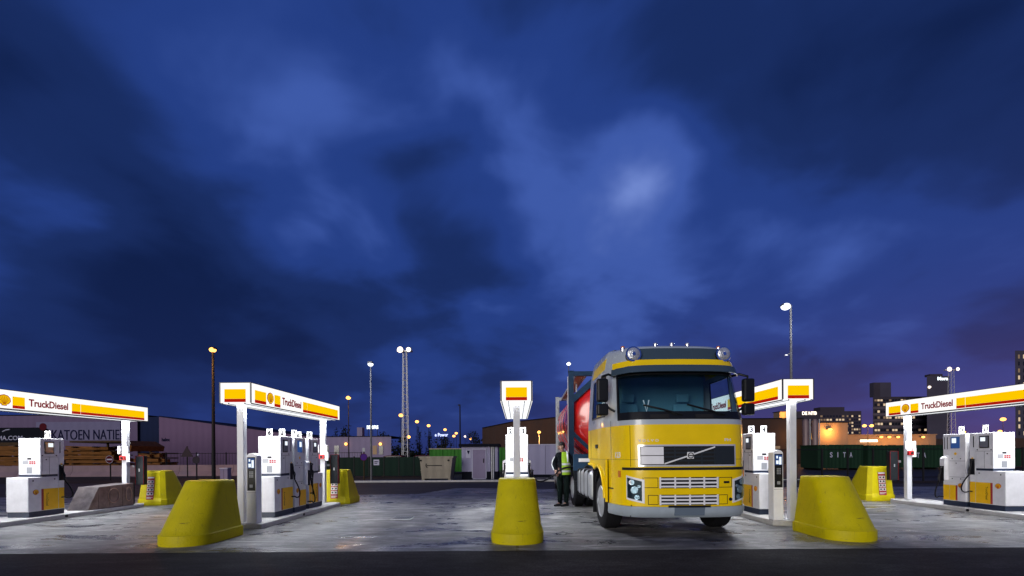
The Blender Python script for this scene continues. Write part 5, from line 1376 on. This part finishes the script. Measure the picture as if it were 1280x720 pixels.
street_lamp('tall pole with a bright white lamp behind the right canopy', 983, 383, 24, 'lamp_white', 'pole_grey', pole_px=989.5, head=.24, r=.085, light=((.9, .95, 1), 260), arm=wz(989, 441, 24))
street_lamp('orange lamp on a pale pole in front of the dark sloped roof hall', 674, 540, 74, 'lamp_orange', 'galv', head=.3, light=(OR, 1100))
street_lamp('pair of orange lamps left of the big office block', 1085, 532, 70, 'lamp_orange', head=.3, twin=.55, light=(OR, 2400))
street_lamp('orange lamp between the far right pump and the edge tower', 1254, 524, 95, 'lamp_orange', head=.5, light=(OR, 900))
street_lamp('low orange lamp below the tower edge lamp', 1250, 539, 110, 'lamp_orange', head=.42)
street_lamp('dim orange lamp low above the slim pump', 1205, 540, 120, 'lamp_orange', head=.42)
dp = thing('unlit_pole', 'bare dark pole without a lamp rising behind the grey cabin', 'pole', (wx(575.3, 48), 48, 0)); MB().cyl((0, 0, 0), (0, 0, wz(575, 507, 48)), .10, .06, n=8).build('pole', 'black_pole', dp); MB().box(-.2, .05, -.06, .06, wz(575, 507, 48), wz(575, 507, 48) + .12).build('pole_cap', 'black_pole', dp)
def mast(label, px, ytop, ylat, Y):
    t = thing('lattice_mast', label, 'floodlight mast', (wx(px, Y), Y, 0), 0, 'floodlight masts'); z = wz(px, ytop, Y); s = Y / 110.
    hw = .5 * s + .12
    legs = MB()
    for sx in (-1, 1):
        for sy in (-1, 1): legs.cyl((sx * hw, sy * hw, 0), (sx * hw * .55, sy * hw * .55, z), .05, n=6)
    legs.build('mast_legs', 'galv', t)
    br = MB(); n = 16
    for i in range(n):
        z0, z1 = z * i / n, z * (i + 1) / n; k = hw * (1 - .45 * i / n)
        for sy in (-1, 1):
            br.cyl((-k, sy * k, z0), (k * .97, sy * k * .97, z1), .03, n=5); br.cyl((-k, sy * k, z0), (k, sy * k, z0), .045, n=5)
    br.build('mast_bracing', 'galv', t)
    hd = MB().box(-1.3 * s - .3, 1.3 * s + .3, -.25, .25, z, z + .18).build('head_beam', 'galv', t)
    for x in (-.62, .72):
        k = MB().box(x * s * 1.5 - .35, x * s * 1.5 + .35, -.5, -.26, z - .1, z + .5).build('floodlight', 'trimgrey', hd)
        MB().sphere((x * s * 1.5, -.55, z + .2), (.5 if x < 0 else .38) * (.55 + .45 * s), 14, 8, sy=.5).build('lamp_glass', 'lamp_warm', k, smooth=60)
    return t
mast('lattice mast with twin floodlights right of the slender white lamp', 507, 440, 560, 62)
mast('lattice mast with twin floodlights beside the dark tower on the right', 1189.5, 463, 550, 105)

# ---------------------------------------------------------------- middle distance
t, w_, zt = block('workshop', 'low pale workshop with a square chimney block behind the green panels', 'building', 400, 489, 546, 70, 10, 'pale_wall', roof=('black_band', .1))
(a, za), (b_, zb) = local(t, 445, 545), local(t, 451.5, 534)
MB().box(a, b_, .5, 1.6, zt + .11, zb).build('chimney_block', 'pale_wall', t)
for x0, x1, m in ((405, 411, 'window_off'), (418, 424, 'window_off'), (466, 471, 'window_dim'), (474, 479, 'window_off')):
    (a, za), (b_, zb) = local(t, x0, 568), local(t, x1, 557); MB().box(a, b_, -.06, -.002, za, zb).build('window', m, t)
for x in (433, 476):
    (a, za) = local(t, x, 555); q = MB().sphere((a, -.2, za), .22, 10, 6); q.build('wall_lamp', 'lamp_orange', t)
pl = thing('shop_sign', 'white lit rooftop lettering behind the slender lamp pole', 'lit sign', (wx(466, 120), 120, 0)); (a, za) = local(pl, 466, 534)
text('lettering', 'DEL OPUS', 3.0, .95, 'neon_white', pl, Ffront(0, 0, za), th=.1, bold=.03)
k = MB()
for x in (-1.2, 0, 1.2): k.box(x - .06, x + .06, .1, .2, 0, za - .5)
k.build('sign_frame', 'black_pole', pl)
pl = thing('shop_sign', 'blue white lit lettering beneath the warm lamps', 'lit sign', (wx(552, 118), 118, 0)); (a, za) = local(pl, 552, 543.5)
text('lettering', 'e Power', 3.4, .9, 'neon_blue', pl, Ffront(0, 0, za), th=.1, bold=.02)
k = MB()
for x in (-1.2, 0, 1.2): k.box(x - .06, x + .06, .1, .2, 0, za - .5)
k.build('sign_frame', 'black_pole', pl)
# green panel fence with a notice
def green_fence():
    Y = 30; x0, x1 = wx(405, Y), wx(536, Y); t = thing('panel_fence', 'dark green panel fence with a small white notice, middle left', 'fence', (x0, Y, 0)); L_ = x1 - x0; n = 7; zt = wz(470, 571.5, Y)
    for i in range(n):
        MB().box(L_ * i / n + .03, L_ * (i + 1) / n - .03, 0, .06, .05, zt).build('panel', 'green_mesh', t)
    for i in range(n + 1): MB().box(L_ * i / n - .028, L_ * i / n + .028, -.03, .09, 0, zt + .06).build('post', 'black_pole', t)
    (a, za), (b_, zb) = local(t, 467, 581.5), local(t, 474, 574.5); nb = MB().box(a, b_, -.02, -.002, za, zb).build('notice_board', 'letter_pale', t)
    k = MB(); k.box(a + .05, b_ - .05, -.024, -.021, za + .2, za + .26); k.box(a + .05, b_ - .12, -.024, -.021, za + .1, za + .15); k.build('printed_lines', 'navy_letter', nb)
green_fence()
def skip():
    Y = 24.9; t = thing('steel_skip', 'cream steel skip with a rim, left of the grey cabin', 'skip', (wx(545, Y), Y, 0)); w = 20.5 * Y / F; zt = wz(545, 570.5, Y)
    b = MB(); b.hexa([(-w + .10, 0.05, .12), (w - .14, 0.05, .12), (w - .14, 1.5, .12), (-w + .10, 1.5, .12)], [(-w, 0, zt - .08), (w, 0, zt - .08), (w, 1.6, zt - .08), (-w, 1.6, zt - .08)]); b.build('body', 'cream', t)
    r = MB()
    for a in ((-w - .05, w + .05, -.05, .04), (-w - .05, w + .05, 1.56, 1.65)): r.box(*a, zt - .079, zt)
    for a in ((-w - .05, -w + .04), (w - .04, w + .05)): r.box(*a, .041, 1.559, zt - .079, zt)
    r.build('rim', 'cream', t)
    for x in (-w * .95 + .1, w * .95 - .16): MB().box(x - .06, x + .1, .1, 1.4, 0, .119).build('skid', 'cream', t)
    MB().box(-w + .05, w - .08, -.005, .03, .55, .60).build('side_rib', 'cream', t)
    k = MB(); k.box(-w * .55, w * .35, .005, .02, .82, .86); k.tube([(-w * .6, .01, .95), (-w * .62, .0, .82), (-w * .55, .0, .72)], .02); k.build('scratch_mark', 'black_band', t)
    for x in (-w * .98, w * .7): MB().cyl((x + .05, .0, 1.12), (x + .05, -.05, 1.12), .05, n=8).build('lifting_lug', 'black_pole', t)
skip()
def container(label, px0, px1, ytop, Y, m, letters=None, group='waste containers around the yard', rim=None, lights=False):
    x0, x1 = wx(px0, Y), wx(px1, Y); zt = wz((px0 + px1) / 2, ytop, Y)
    t = thing('waste_container', label, 'container', ((x0 + x1) / 2, Y, 0), 0, group); w = (x1 - x0) / 2
    bo = MB().box(-w, w, 0, 2.2, .15, zt).build('body', m, t)
    k = MB(); k.box(-w - .04, w + .04, -.05, 2.25, zt + .001, zt + .07); k.build('top_rim', rim or m, t)
    n = max(3, int(w * 2 / .75))
    for i in range(n + 1):
        x = -w + .05 + (2 * w - .1) * i / n; MB().box(x - .035, x + .035, -.045, -.001, .16, zt - .002).build('rib', m, bo)
    for x in (-w * .8, w * .8): MB().cyl((x, -.02, .08), (x, 2.2, .08), .08, n=8).build('roller', 'black_pole', t)
    if letters:
        for i, ch in enumerate(letters[0]):
            (a, za) = local(t, letters[1] + letters[2] * i, letters[3]); text('lettering', ch, .07 if ch == 'I' else .22, .42, 'letter_pale', bo, Ffront(a, -.05, za), th=.01, bold=.02)
    return t
container('bright green container behind the cream skip and grey cabin', 537, 612, 561.5, 34, 'green_skip', rim='cream')
container('bright green container in the gap between grey cabin and middle pump', 618, 640, 560.5, 34.5, 'green_skip')
container('dark green container lettered SITA, nearest the right terminal', 1022, 1078.5, 557, 36.5, 'green_cont', ('SITA', 1038.5, 8.2, 568.5))
container('dark green container lettered SITA, behind the rightmost canopy post', 1084, 1180, 557.5, 37, 'green_cont', ('SITA', 1131, 8, 569))
container('dark green container behind the far right pump', 1200, 1340, 561, 38, 'green_cont')
def cabin():
    Y = 26.1; t = thing('site_cabin', 'grey flat roofed cabin with a white door and blue notice', 'cabin', (wx(600, Y), Y, 0)); (x0, zt) = local(t, 577, 558.5); x1 = local(t, 622)
    xm = local(t, 613)
    MB().box(x0, xm, 0, 2.6, .45, zt).build('wall', 'lilac_wall', t)
    MB().box(xm + .24, x1, .05, 2.6, .45, zt).build('side_bay', 'lilac_wall', t)
    MB().box(x0 - .15, x1 + .12, -.18, 2.8, zt + .002, zt + .16).build('roof', 'black_band', t)
    (a, za), (b_, zb) = local(t, 591, 597.5), local(t, 607, 562)
    MB().box(x0 + .005, a - .02, .01, 2.58, 0, .449).build('plinth', 'black_band', t); MB().box(b_ + .02, xm - .005, .01, 2.58, 0, .449).build('plinth', 'black_band', t); MB().box(xm + .25, x1 - .005, .06, 2.58, 0, .449).build('plinth', 'black_band', t)
    MB().box(a - .019, b_ + .019, .02, 1, .0, .449).build('step', 'lilac_wall', t)
    d = MB().box(a, b_, -.03, -.001, za, zb).build('door', 'pale_wall', t); MB().box(b_ - .14, b_ - .09, -.06, -.031, .95, 1.2).build('door_handle', 'black_pole', d)
    fr = MB(); fr.box(a - .05, a - .002, -.04, -.001, za, zb + .05); fr.box(b_ + .002, b_ + .05, -.04, -.001, za, zb + .05); fr.box(a - .002, b_ + .002, -.04, -.001, zb + .002, zb + .05); fr.build('door_frame', 'letter_pale', t)
    (a, za), (b_, zb) = local(t, 582.5, 572.5), local(t, 588.5, 562); nb = MB().box(a, b_, -.02, -.001, za, zb).build('notice_board', 'letter_pale', t)
    MB().prism([(a + .05, zb - .06), (b_ - .05, zb - .06), ((a + b_) / 2, zb - .28)], 'y', -.026, -.021).build('warning_triangle', 'navy_letter', nb)
    for x in (.08, .17): MB().cyl((xm + x, -.02, 0), (xm + x, -.02, zt), .035, n=8).build('drain_pipe', 'galv', t)
cabin()
def roofhall():
    Y = 80; t = thing('sloped_roof_hall', 'dark brown hall with a sloping roofline behind the middle canopy', 'hall', (wx(650, Y), Y, 0))
    P = [local(t, 603, 570), local(t, 603, 535.5), local(t, 640, 528), local(t, 692, 522.5), local(t, 800, 522), local(t, 800, 570)]
    MB().prism(P, 'y', 0, 20).build('wall', 'brown_hall', t)
    b = MB()
    for p, q in zip(P[1:4], P[2:5]):
        b.hexa([(p[0], -.15, p[1]), (q[0], -.15, q[1]), (q[0], 20, q[1]), (p[0], 20, p[1])], [(p[0], -.15, p[1] + .15), (q[0], -.15, q[1] + .15), (q[0], 20, q[1] + .15), (p[0], 20, p[1] + .15)])
    b.build('roof', 'black_band', t)
roofhall()
t, w_, zt = block('site_container', 'long lilac site container with panel joints behind the person', 'container', 656, 770, 556, 27, 2.5, 'lilac_wall')
MB().box(-w_, w_, -.001 - .01, -.001, .02, .22).build('skirt', 'black_band', t)
for x in (-w_ * .55, -w_ * .1, w_ * .4): MB().box(x - .008, x + .008, -.006, -.001, .23, zt - .03).build('panel_joint', 'navy_letter', t)
MB().box(-w_ - .02, w_ + .02, -.03, 2.55, zt + .001, zt + .05).build('top_rail', 'letter_pale', t)

# ---------------------------------------------------------------- right: halls, silos, offices
t, w_, zt = block('brown_hall', 'flat dark brown hall behind the pumps right of the truck', 'hall', 840, 1003, 524, 58, 8, 'brown_hall', roof=('black_band', .12))
for x0, x1 in ((930, 950), (955, 975)):
    (a, za), (b_, zb) = local(t, x0, 561), local(t, x1, 557.5); MB().box(a, b_, -.05, -.001, za, zb).build('window_strip', 'window_dim', t)
(p, zp) = local(t, 986, 541); k = MB().box(p - .12, p + .12, -.5, -.001, zp + .1, zp + .18).build('wall_lamp', 'black_pole', t); MB().sphere((p, -.42, zp), .16, 10, 6, sz=.7).build('lamp_glass', 'lamp_orange', k, smooth=60)  # wall lamp added to turn the hall's right side orange
l = bpy.data.lights.new('wall_lamp_light', 'POINT'); l.energy = 250; l.color = OR; l.shadow_soft_size = .3; o = bpy.data.objects.new('wall_lamp_light', l); COL.objects.link(o); o.parent = t; o.location = (p, -1.8, zp - .5)  # point light of the added wall lamp
rh = thing('rooftop_cabin', 'orange floodlit cabin on the roof of the brown hall', 'roof cabin', (wx(982, 61), 61, zt + .121))
MB().box(-.75, .75, 0, 1.5, 0, 1.05).build('wall', 'tan_wall', rh); MB().box(-.85, .85, -.1, 1.6, 1.051, 1.12).build('roof', 'black_band', rh)
f_ = MB().box(-.25, .35, -.62, -.42, 1.25, 1.5).build('floodlight', 'black_pole', rh); MB().sphere((.05, -.60, 1.32), .30, 12, 6, sz=.5).build('lamp_glass', 'lamp_orange', f_); MB().cyl((.05, -.5, 0), (.05, -.5, 1.3), .04, n=6).build('lamp_pole', 'black_pole', f_)
lamp_light(rh, 1.6, OR, 1000)
for px, lab in ((1007.3, 'tall pale silo standing left, beside the canopy post'), (1019, 'tall pale silo standing next to the tan box building')):
    Y = 52; t = thing('silo', lab, 'silo', (wx(px, Y), Y, 0), 0, 'steel silos right of the canopy post'); r = 3.6 * Y / F; z = wz(px, 524, Y)
    MB().lathe([(r, .8), (r, z - .3), (r * .5, z), (.02, z + .02)], (0, 0, 0), 'z', 20).build('shell', 'silo', t, smooth=40)
    for a in range(3): MB().cyl((r * .8 * math.cos(a * 2.1 + .4), r * .8 * math.sin(a * 2.1 + .4), 0), (r * .8 * math.cos(a * 2.1 + .4), r * .8 * math.sin(a * 2.1 + .4), .85), .06, n=6).build('leg', 'black_pole', t)
    MB().cyl((r + .1, -.1, .1), (r + .1, -.1, z), .05, n=6).build('filling_pipe', 'galv', t)
t, w_, zt = block('tan_building', 'tan box building lit by an orange wall lamp', 'building', 1022, 1060, 528.5, 60, 9, 'tan_wall', roof=('black_band', .1))
(a, za) = local(t, 1035, 537); k = MB().box(a - .15, a + .15, -.5, -.001, za + .05, za + .15).build('wall_lamp', 'black_pole', t); MB().sphere((a, -.42, za), .26, 12, 6, sz=.6).build('lamp_glass', 'lamp_orange', k, smooth=60)
l = bpy.data.lights.new('wall_lamp_light', 'POINT'); l.energy = 700; l.color = OR; l.shadow_soft_size = .2; o = bpy.data.objects.new('wall_lamp_light', l); COL.objects.link(o); o.parent = t; o.location = (a, -.9, za - .3)
for x0 in (1024, 1047):
    (p, zp), (q, zq) = local(t, x0, 569), local(t, x0 + 9, 557); MB().box(p, q, -.05, -.001, 0, zq).build('roller_door', 'brown_hall', t)
t, w_, zt = block('low_orange_hall', 'long low hall with a bright strip light under its eaves', 'hall', 1058, 1170, 544, 76, 12, 'tan_wall', roof=('tan_wall', .15))
(a, za), (b_, zb) = local(t, 1075, 552.5), local(t, 1096, 549.5); MB().box(a, b_, -.2, -.05, za, zb).build('strip_light', 'strip_warm', t); MB().box(a - .1, b_ + .1, -.3, -.001, zb + .01, zb + .1).build('light_hood', 'black_band', t)
for x in (1098, 1108, 1119, 1150):
    (p, zp) = local(t, x, 546.5); k = MB().box(p - .12, p + .12, -.7, -.001, zp + .1, zp + .18).build('lamp_bracket', 'black_pole', t); MB().sphere((p, -.62, zp), .24, 10, 6, sz=.7).build('lamp_glass', 'lamp_orange', k, smooth=60)
    l = bpy.data.lights.new('wall_lamp_light', 'POINT'); l.energy = 250; l.color = OR; l.shadow_soft_size = .3; o = bpy.data.objects.new('wall_lamp_light', l); COL.objects.link(o); o.parent = t; o.location = (p, -2.2, zp - .4)
for x in (1064, 1110, 1132, 1152):
    (p, zp), (q, zq) = local(t, x, 569), local(t, x + 10, 556); MB().box(p, q, -.05, -.001, 0, zq).build('roller_door', 'brown_hall', t)

def windows(t, x0, x1, z0, z1, cols, rows, seed, lit=.4, y=-.12, fw=.62, fh=.5, skip=None):
    r = random.Random(seed); dx = (x1 - x0) / cols; dz = (z1 - z0) / rows
    for j in range(rows):
        run = 0
        for i in range(cols):
            if skip and skip(i, j): continue
            run = run - 1 if run > 0 else (r.randint(1, 3) if r.random() < lit * .5 else 0)
            m = 'window_lit' if run > 0 and r.random() < .75 else ('window_dim' if r.random() < .25 else 'window_off')
            a = x0 + dx * (i + .5); c = z0 + dz * (j + .5)
            MB().box(a - dx * fw / 2, a + dx * fw / 2, y, y + .1, c - dz * fh / 2, c + dz * fh / 2).build('window', m, t)
t, w_, zt = block('office_block', 'dark office block with lettered roof edge right of the canopy post', 'office building', 985, 1077, 514, 150, 25, 'office', part='facade')
(a, za) = local(t, 1012, 516.5); text('lettering', 'DE NTB', 18 * 150 / F, 4.2 * 150 / F, 'neon_warm', t, Ffront(a, -.01, za), th=.1, bold=.02)
(p, zp), (q, zq) = local(t, 1058, 543), local(t, 1076, 518); windows(t, p, q, zp, zq, 6, 6, 3, .8)
(p, zp), (q, zq) = local(t, 1025, 527), local(t, 1056, 518); windows(t, p, q, zp, zq, 8, 2, 4, .25)
(p, zp) = local(t, 1050, 514); MB().box(p - 6, p + 2, .6, 4, zt + .01, zt + 1.4).build('roof_plant', 'office', t)
Y = 200; t = thing('big_office', 'large office block with rows of lit windows and a square stair tower', 'office building', (wx(1130, Y), Y, 0))
(x0, zm) = local(t, 1091.5, 496); x1 = local(t, 1172)
tx_ = t.location.x; k_ = 1.12
MB().hexa([(x0, 0, 0), (x1, 0, 0), ((x1 + tx_) * k_ - tx_, 24, 0), ((x0 + tx_) * k_ - tx_, 24, 0)], [(x0, 0, zm), (x1, 0, zm), ((x1 + tx_) * k_ - tx_, 24, zm), ((x0 + tx_) * k_ - tx_, 24, zm)]).build('facade', 'office', t)
(p, zp), (q, zq) = local(t, 1091.5, 478), local(t, 1115, 478); MB().box(p + .6, q, .3, 2.6, zm + .01, zp).build('stair_tower', 'tower_dark', t); MB().box(p + .7, p + 3.4, .2, .29, zm + .02, zp - .2).build('tower_panel', 'office', t)
for py in (541, 533.5, 525.5, 518, 510): 
    (p, zp) = local(t, 1100, py); MB().box(x0 - .1, x1, -.1, -.001, zp - .45, zp + .45).build('floor_band', 'office_band', t)
for k, (ya, yb, lit) in enumerate(((548, 542.5, .9), (540, 535, .35), (532.5, 527, .5), (524.5, 519, .95), (517, 511.5, .5), (508.5, 503, .45), (502.5, 498, .95))):
    (p, zp), (q, zq) = local(t, 1093, ya), local(t, 1166, yb); windows(t, p, q, zp, zq, 20, 1, 20 + k, lit, fw=.70, fh=.55)
t, w_, zt = block('dark_tower', 'dark windowless tower with white rooftop lettering', 'tower', 1159, 1187.5, 470, 180, 22, 'tower_dark')
(a, za) = local(t, 1179, 473.2); text('lettering', 'Mora', 13 * 180 / F, 4.2 * 180 / F, 'neon_white', t, Ffront(a, -.01, za), th=.1, bold=.03)
(p, zp) = local(t, 1168, 470); MB().box(p - 1, p + 4, .6, 3, zt + .01, zt + .9).build('roof_plant', 'office', t); MB().sphere((-w_ + .8, -.3, wz(1161, 484, 180)), .5, 8, 6).build('wall_lamp', 'lamp_warm', t)
t, w_, zt = block('edge_tower', 'tall dark apartment tower with lit windows cut off by the right edge', 'tower', 1269.5, 1330, 438, 170, 18, 'tower_dark')
(p, zp), (q, zq) = local(t, 1271, 546), local(t, 1328, 441); windows(t, p, q, zp, zq, 9, 12, 9, .8, fw=.30, fh=.55)
t, w_, zt = block('low_dark_hall', 'low dark hall behind the far right pump', 'hall', 1150, 1330, 548, 95, 10, 'brown_hall')
fence('steel_fence', 'dark bar fence with thin posts behind the rightmost islands', ((wx(930, 21.5), 21.5), (wx(1185, 22.2), 22.2)), 1.62, 1.15, rails=(.12, .96))
fence('steel_fence', 'dark bar fence behind the pump at the right edge', ((wx(1190, 22.2), 22.2), (wx(1420, 23), 23)), 1.62, 1.15, rails=(.12, .96))
# ---------------------------------------------------------------- trees
def tree(label, px, ytop, Y, wpx, seed, n=500, group='dark trees on the skyline'):
    r = random.Random(seed); z = wz(px, ytop, Y); w = wpx * Y / F / 2
    t = thing('tree', label, 'tree', (wx(px, Y), Y, 0), 0, group)
    b = MB(); b.cyl((0, 0, 0), (0, 0, z * .75), z * .022 + .06, .04, n=7)
    for i in range(12):
        a = r.uniform(0, 6.28); h = r.uniform(.25, .7) * z; k = w * r.uniform(.4, .9)
        b.cyl((0, 0, h), (k * math.cos(a), k * math.sin(a), h + r.uniform(.1, .25) * z), .05, .015, n=5)
    b.build('trunk', 'bark', t)
    c = MB(); cl = [(r.gauss(0, .45) * w, r.gauss(0, .45) * w, z * r.uniform(.22, .93)) for _ in range(26)]
    for i in range(n):
        q = cl[r.randrange(len(cl))]; k = 1 - .65 * max(0, q[2] / z - .45)
        p = Vector((q[0] * k + r.gauss(0, .16) * w, q[1] * k + r.gauss(0, .16) * w, min(z, q[2] + r.gauss(0, .07) * z)))
        s = r.uniform(.10, .24) * (.5 + w * .25); u = Vector((r.gauss(0, 1), r.gauss(0, 1), r.gauss(0, 1))).normalized() * s; v = u.orthogonal().normalized() * s * .7
        c.f([c.v(p - u), c.v(p + v), c.v(p + u), c.v(p - v)])
    c.build('crown', 'leaf', t)
tree('round dark tree behind the orange lamp right of the left canopy', 430, 532, 85, 22, 1)
tree('small dark tree beside the white lit rooftop lettering', 480, 540, 90, 22, 2)
tree('narrow dark tree at the lattice mast', 507, 536, 95, 12, 3)
tree('left of two dark poplars behind the cream skip', 524, 534, 100, 9, 4)
tree('right of two dark poplars behind the cream skip', 537, 537, 100, 9, 5)
tree('dark bushy tree around the blue lit lettering', 556, 546, 125, 20, 6)
tree('rounded dark tree left of the sloped roof hall', 594, 539, 110, 20, 7)
tree('dark low tree left of the mauve warehouse lamp post', 450, 547, 100, 26, 8)
b = MB(); r = random.Random(5)
for i in range(5200):
    x = r.uniform(-60, 22); z = abs(r.gauss(0, 1.7)) * (1 + .5 * math.sin(x * .5)); p = Vector((x, 135 + r.uniform(-2, 2), min(z, 6.0)))
    s = r.uniform(.25, .6); u = Vector((r.gauss(0, 1), r.gauss(0, 1), r.gauss(0, 1))).normalized() * s; v = u.orthogonal().normalized() * s * .7
    b.f([b.v(p - u), b.v(p + v), b.v(p + u), b.v(p - v)])
tag(b.build('treeline', 'leaf'), 'dark belt of shrubs along the horizon', 'shrubs', kind='stuff')
# parked vehicles glowing beyond the green panels
for px, lab in ((492.5, 'parked red car beyond the green panels, nearest the lattice mast'), (529, 'parked dark red car left of the bright green container')):
    Y = 50; t = thing('parked_car', lab, 'car', (wx(px, Y), Y, 0), R(90), 'cars parked beyond the fence')
    P = [(-2.0, .3), (2.0, .3), (2.05, .75), (1.2, .9), (.7, 1.38), (-.9, 1.42), (-1.5, .98), (-2.05, .85)]
    MB().prism(P, 'x', -.8, .8).build('body', 'sign_red', t, bevel=.06)
    MB().prism([(1.05, .93), (.64, 1.32), (-.84, 1.36), (-1.35, .98)], 'x', -.81, .81).build('window', 'window_off', t)
    for y in (-1.25, 1.3):
        for s in (-1, 1): MB().cyl((s * .62, y, .31), (s * .82, y, .31), .31, n=16).build('wheel', 'rubber', t)
    for s in (-1, 1): MB().cyl((s * .55, -2.04, .68), (s * .55, -2.09, .68), .1, n=10).build('tail_light', 'sign_red', t)
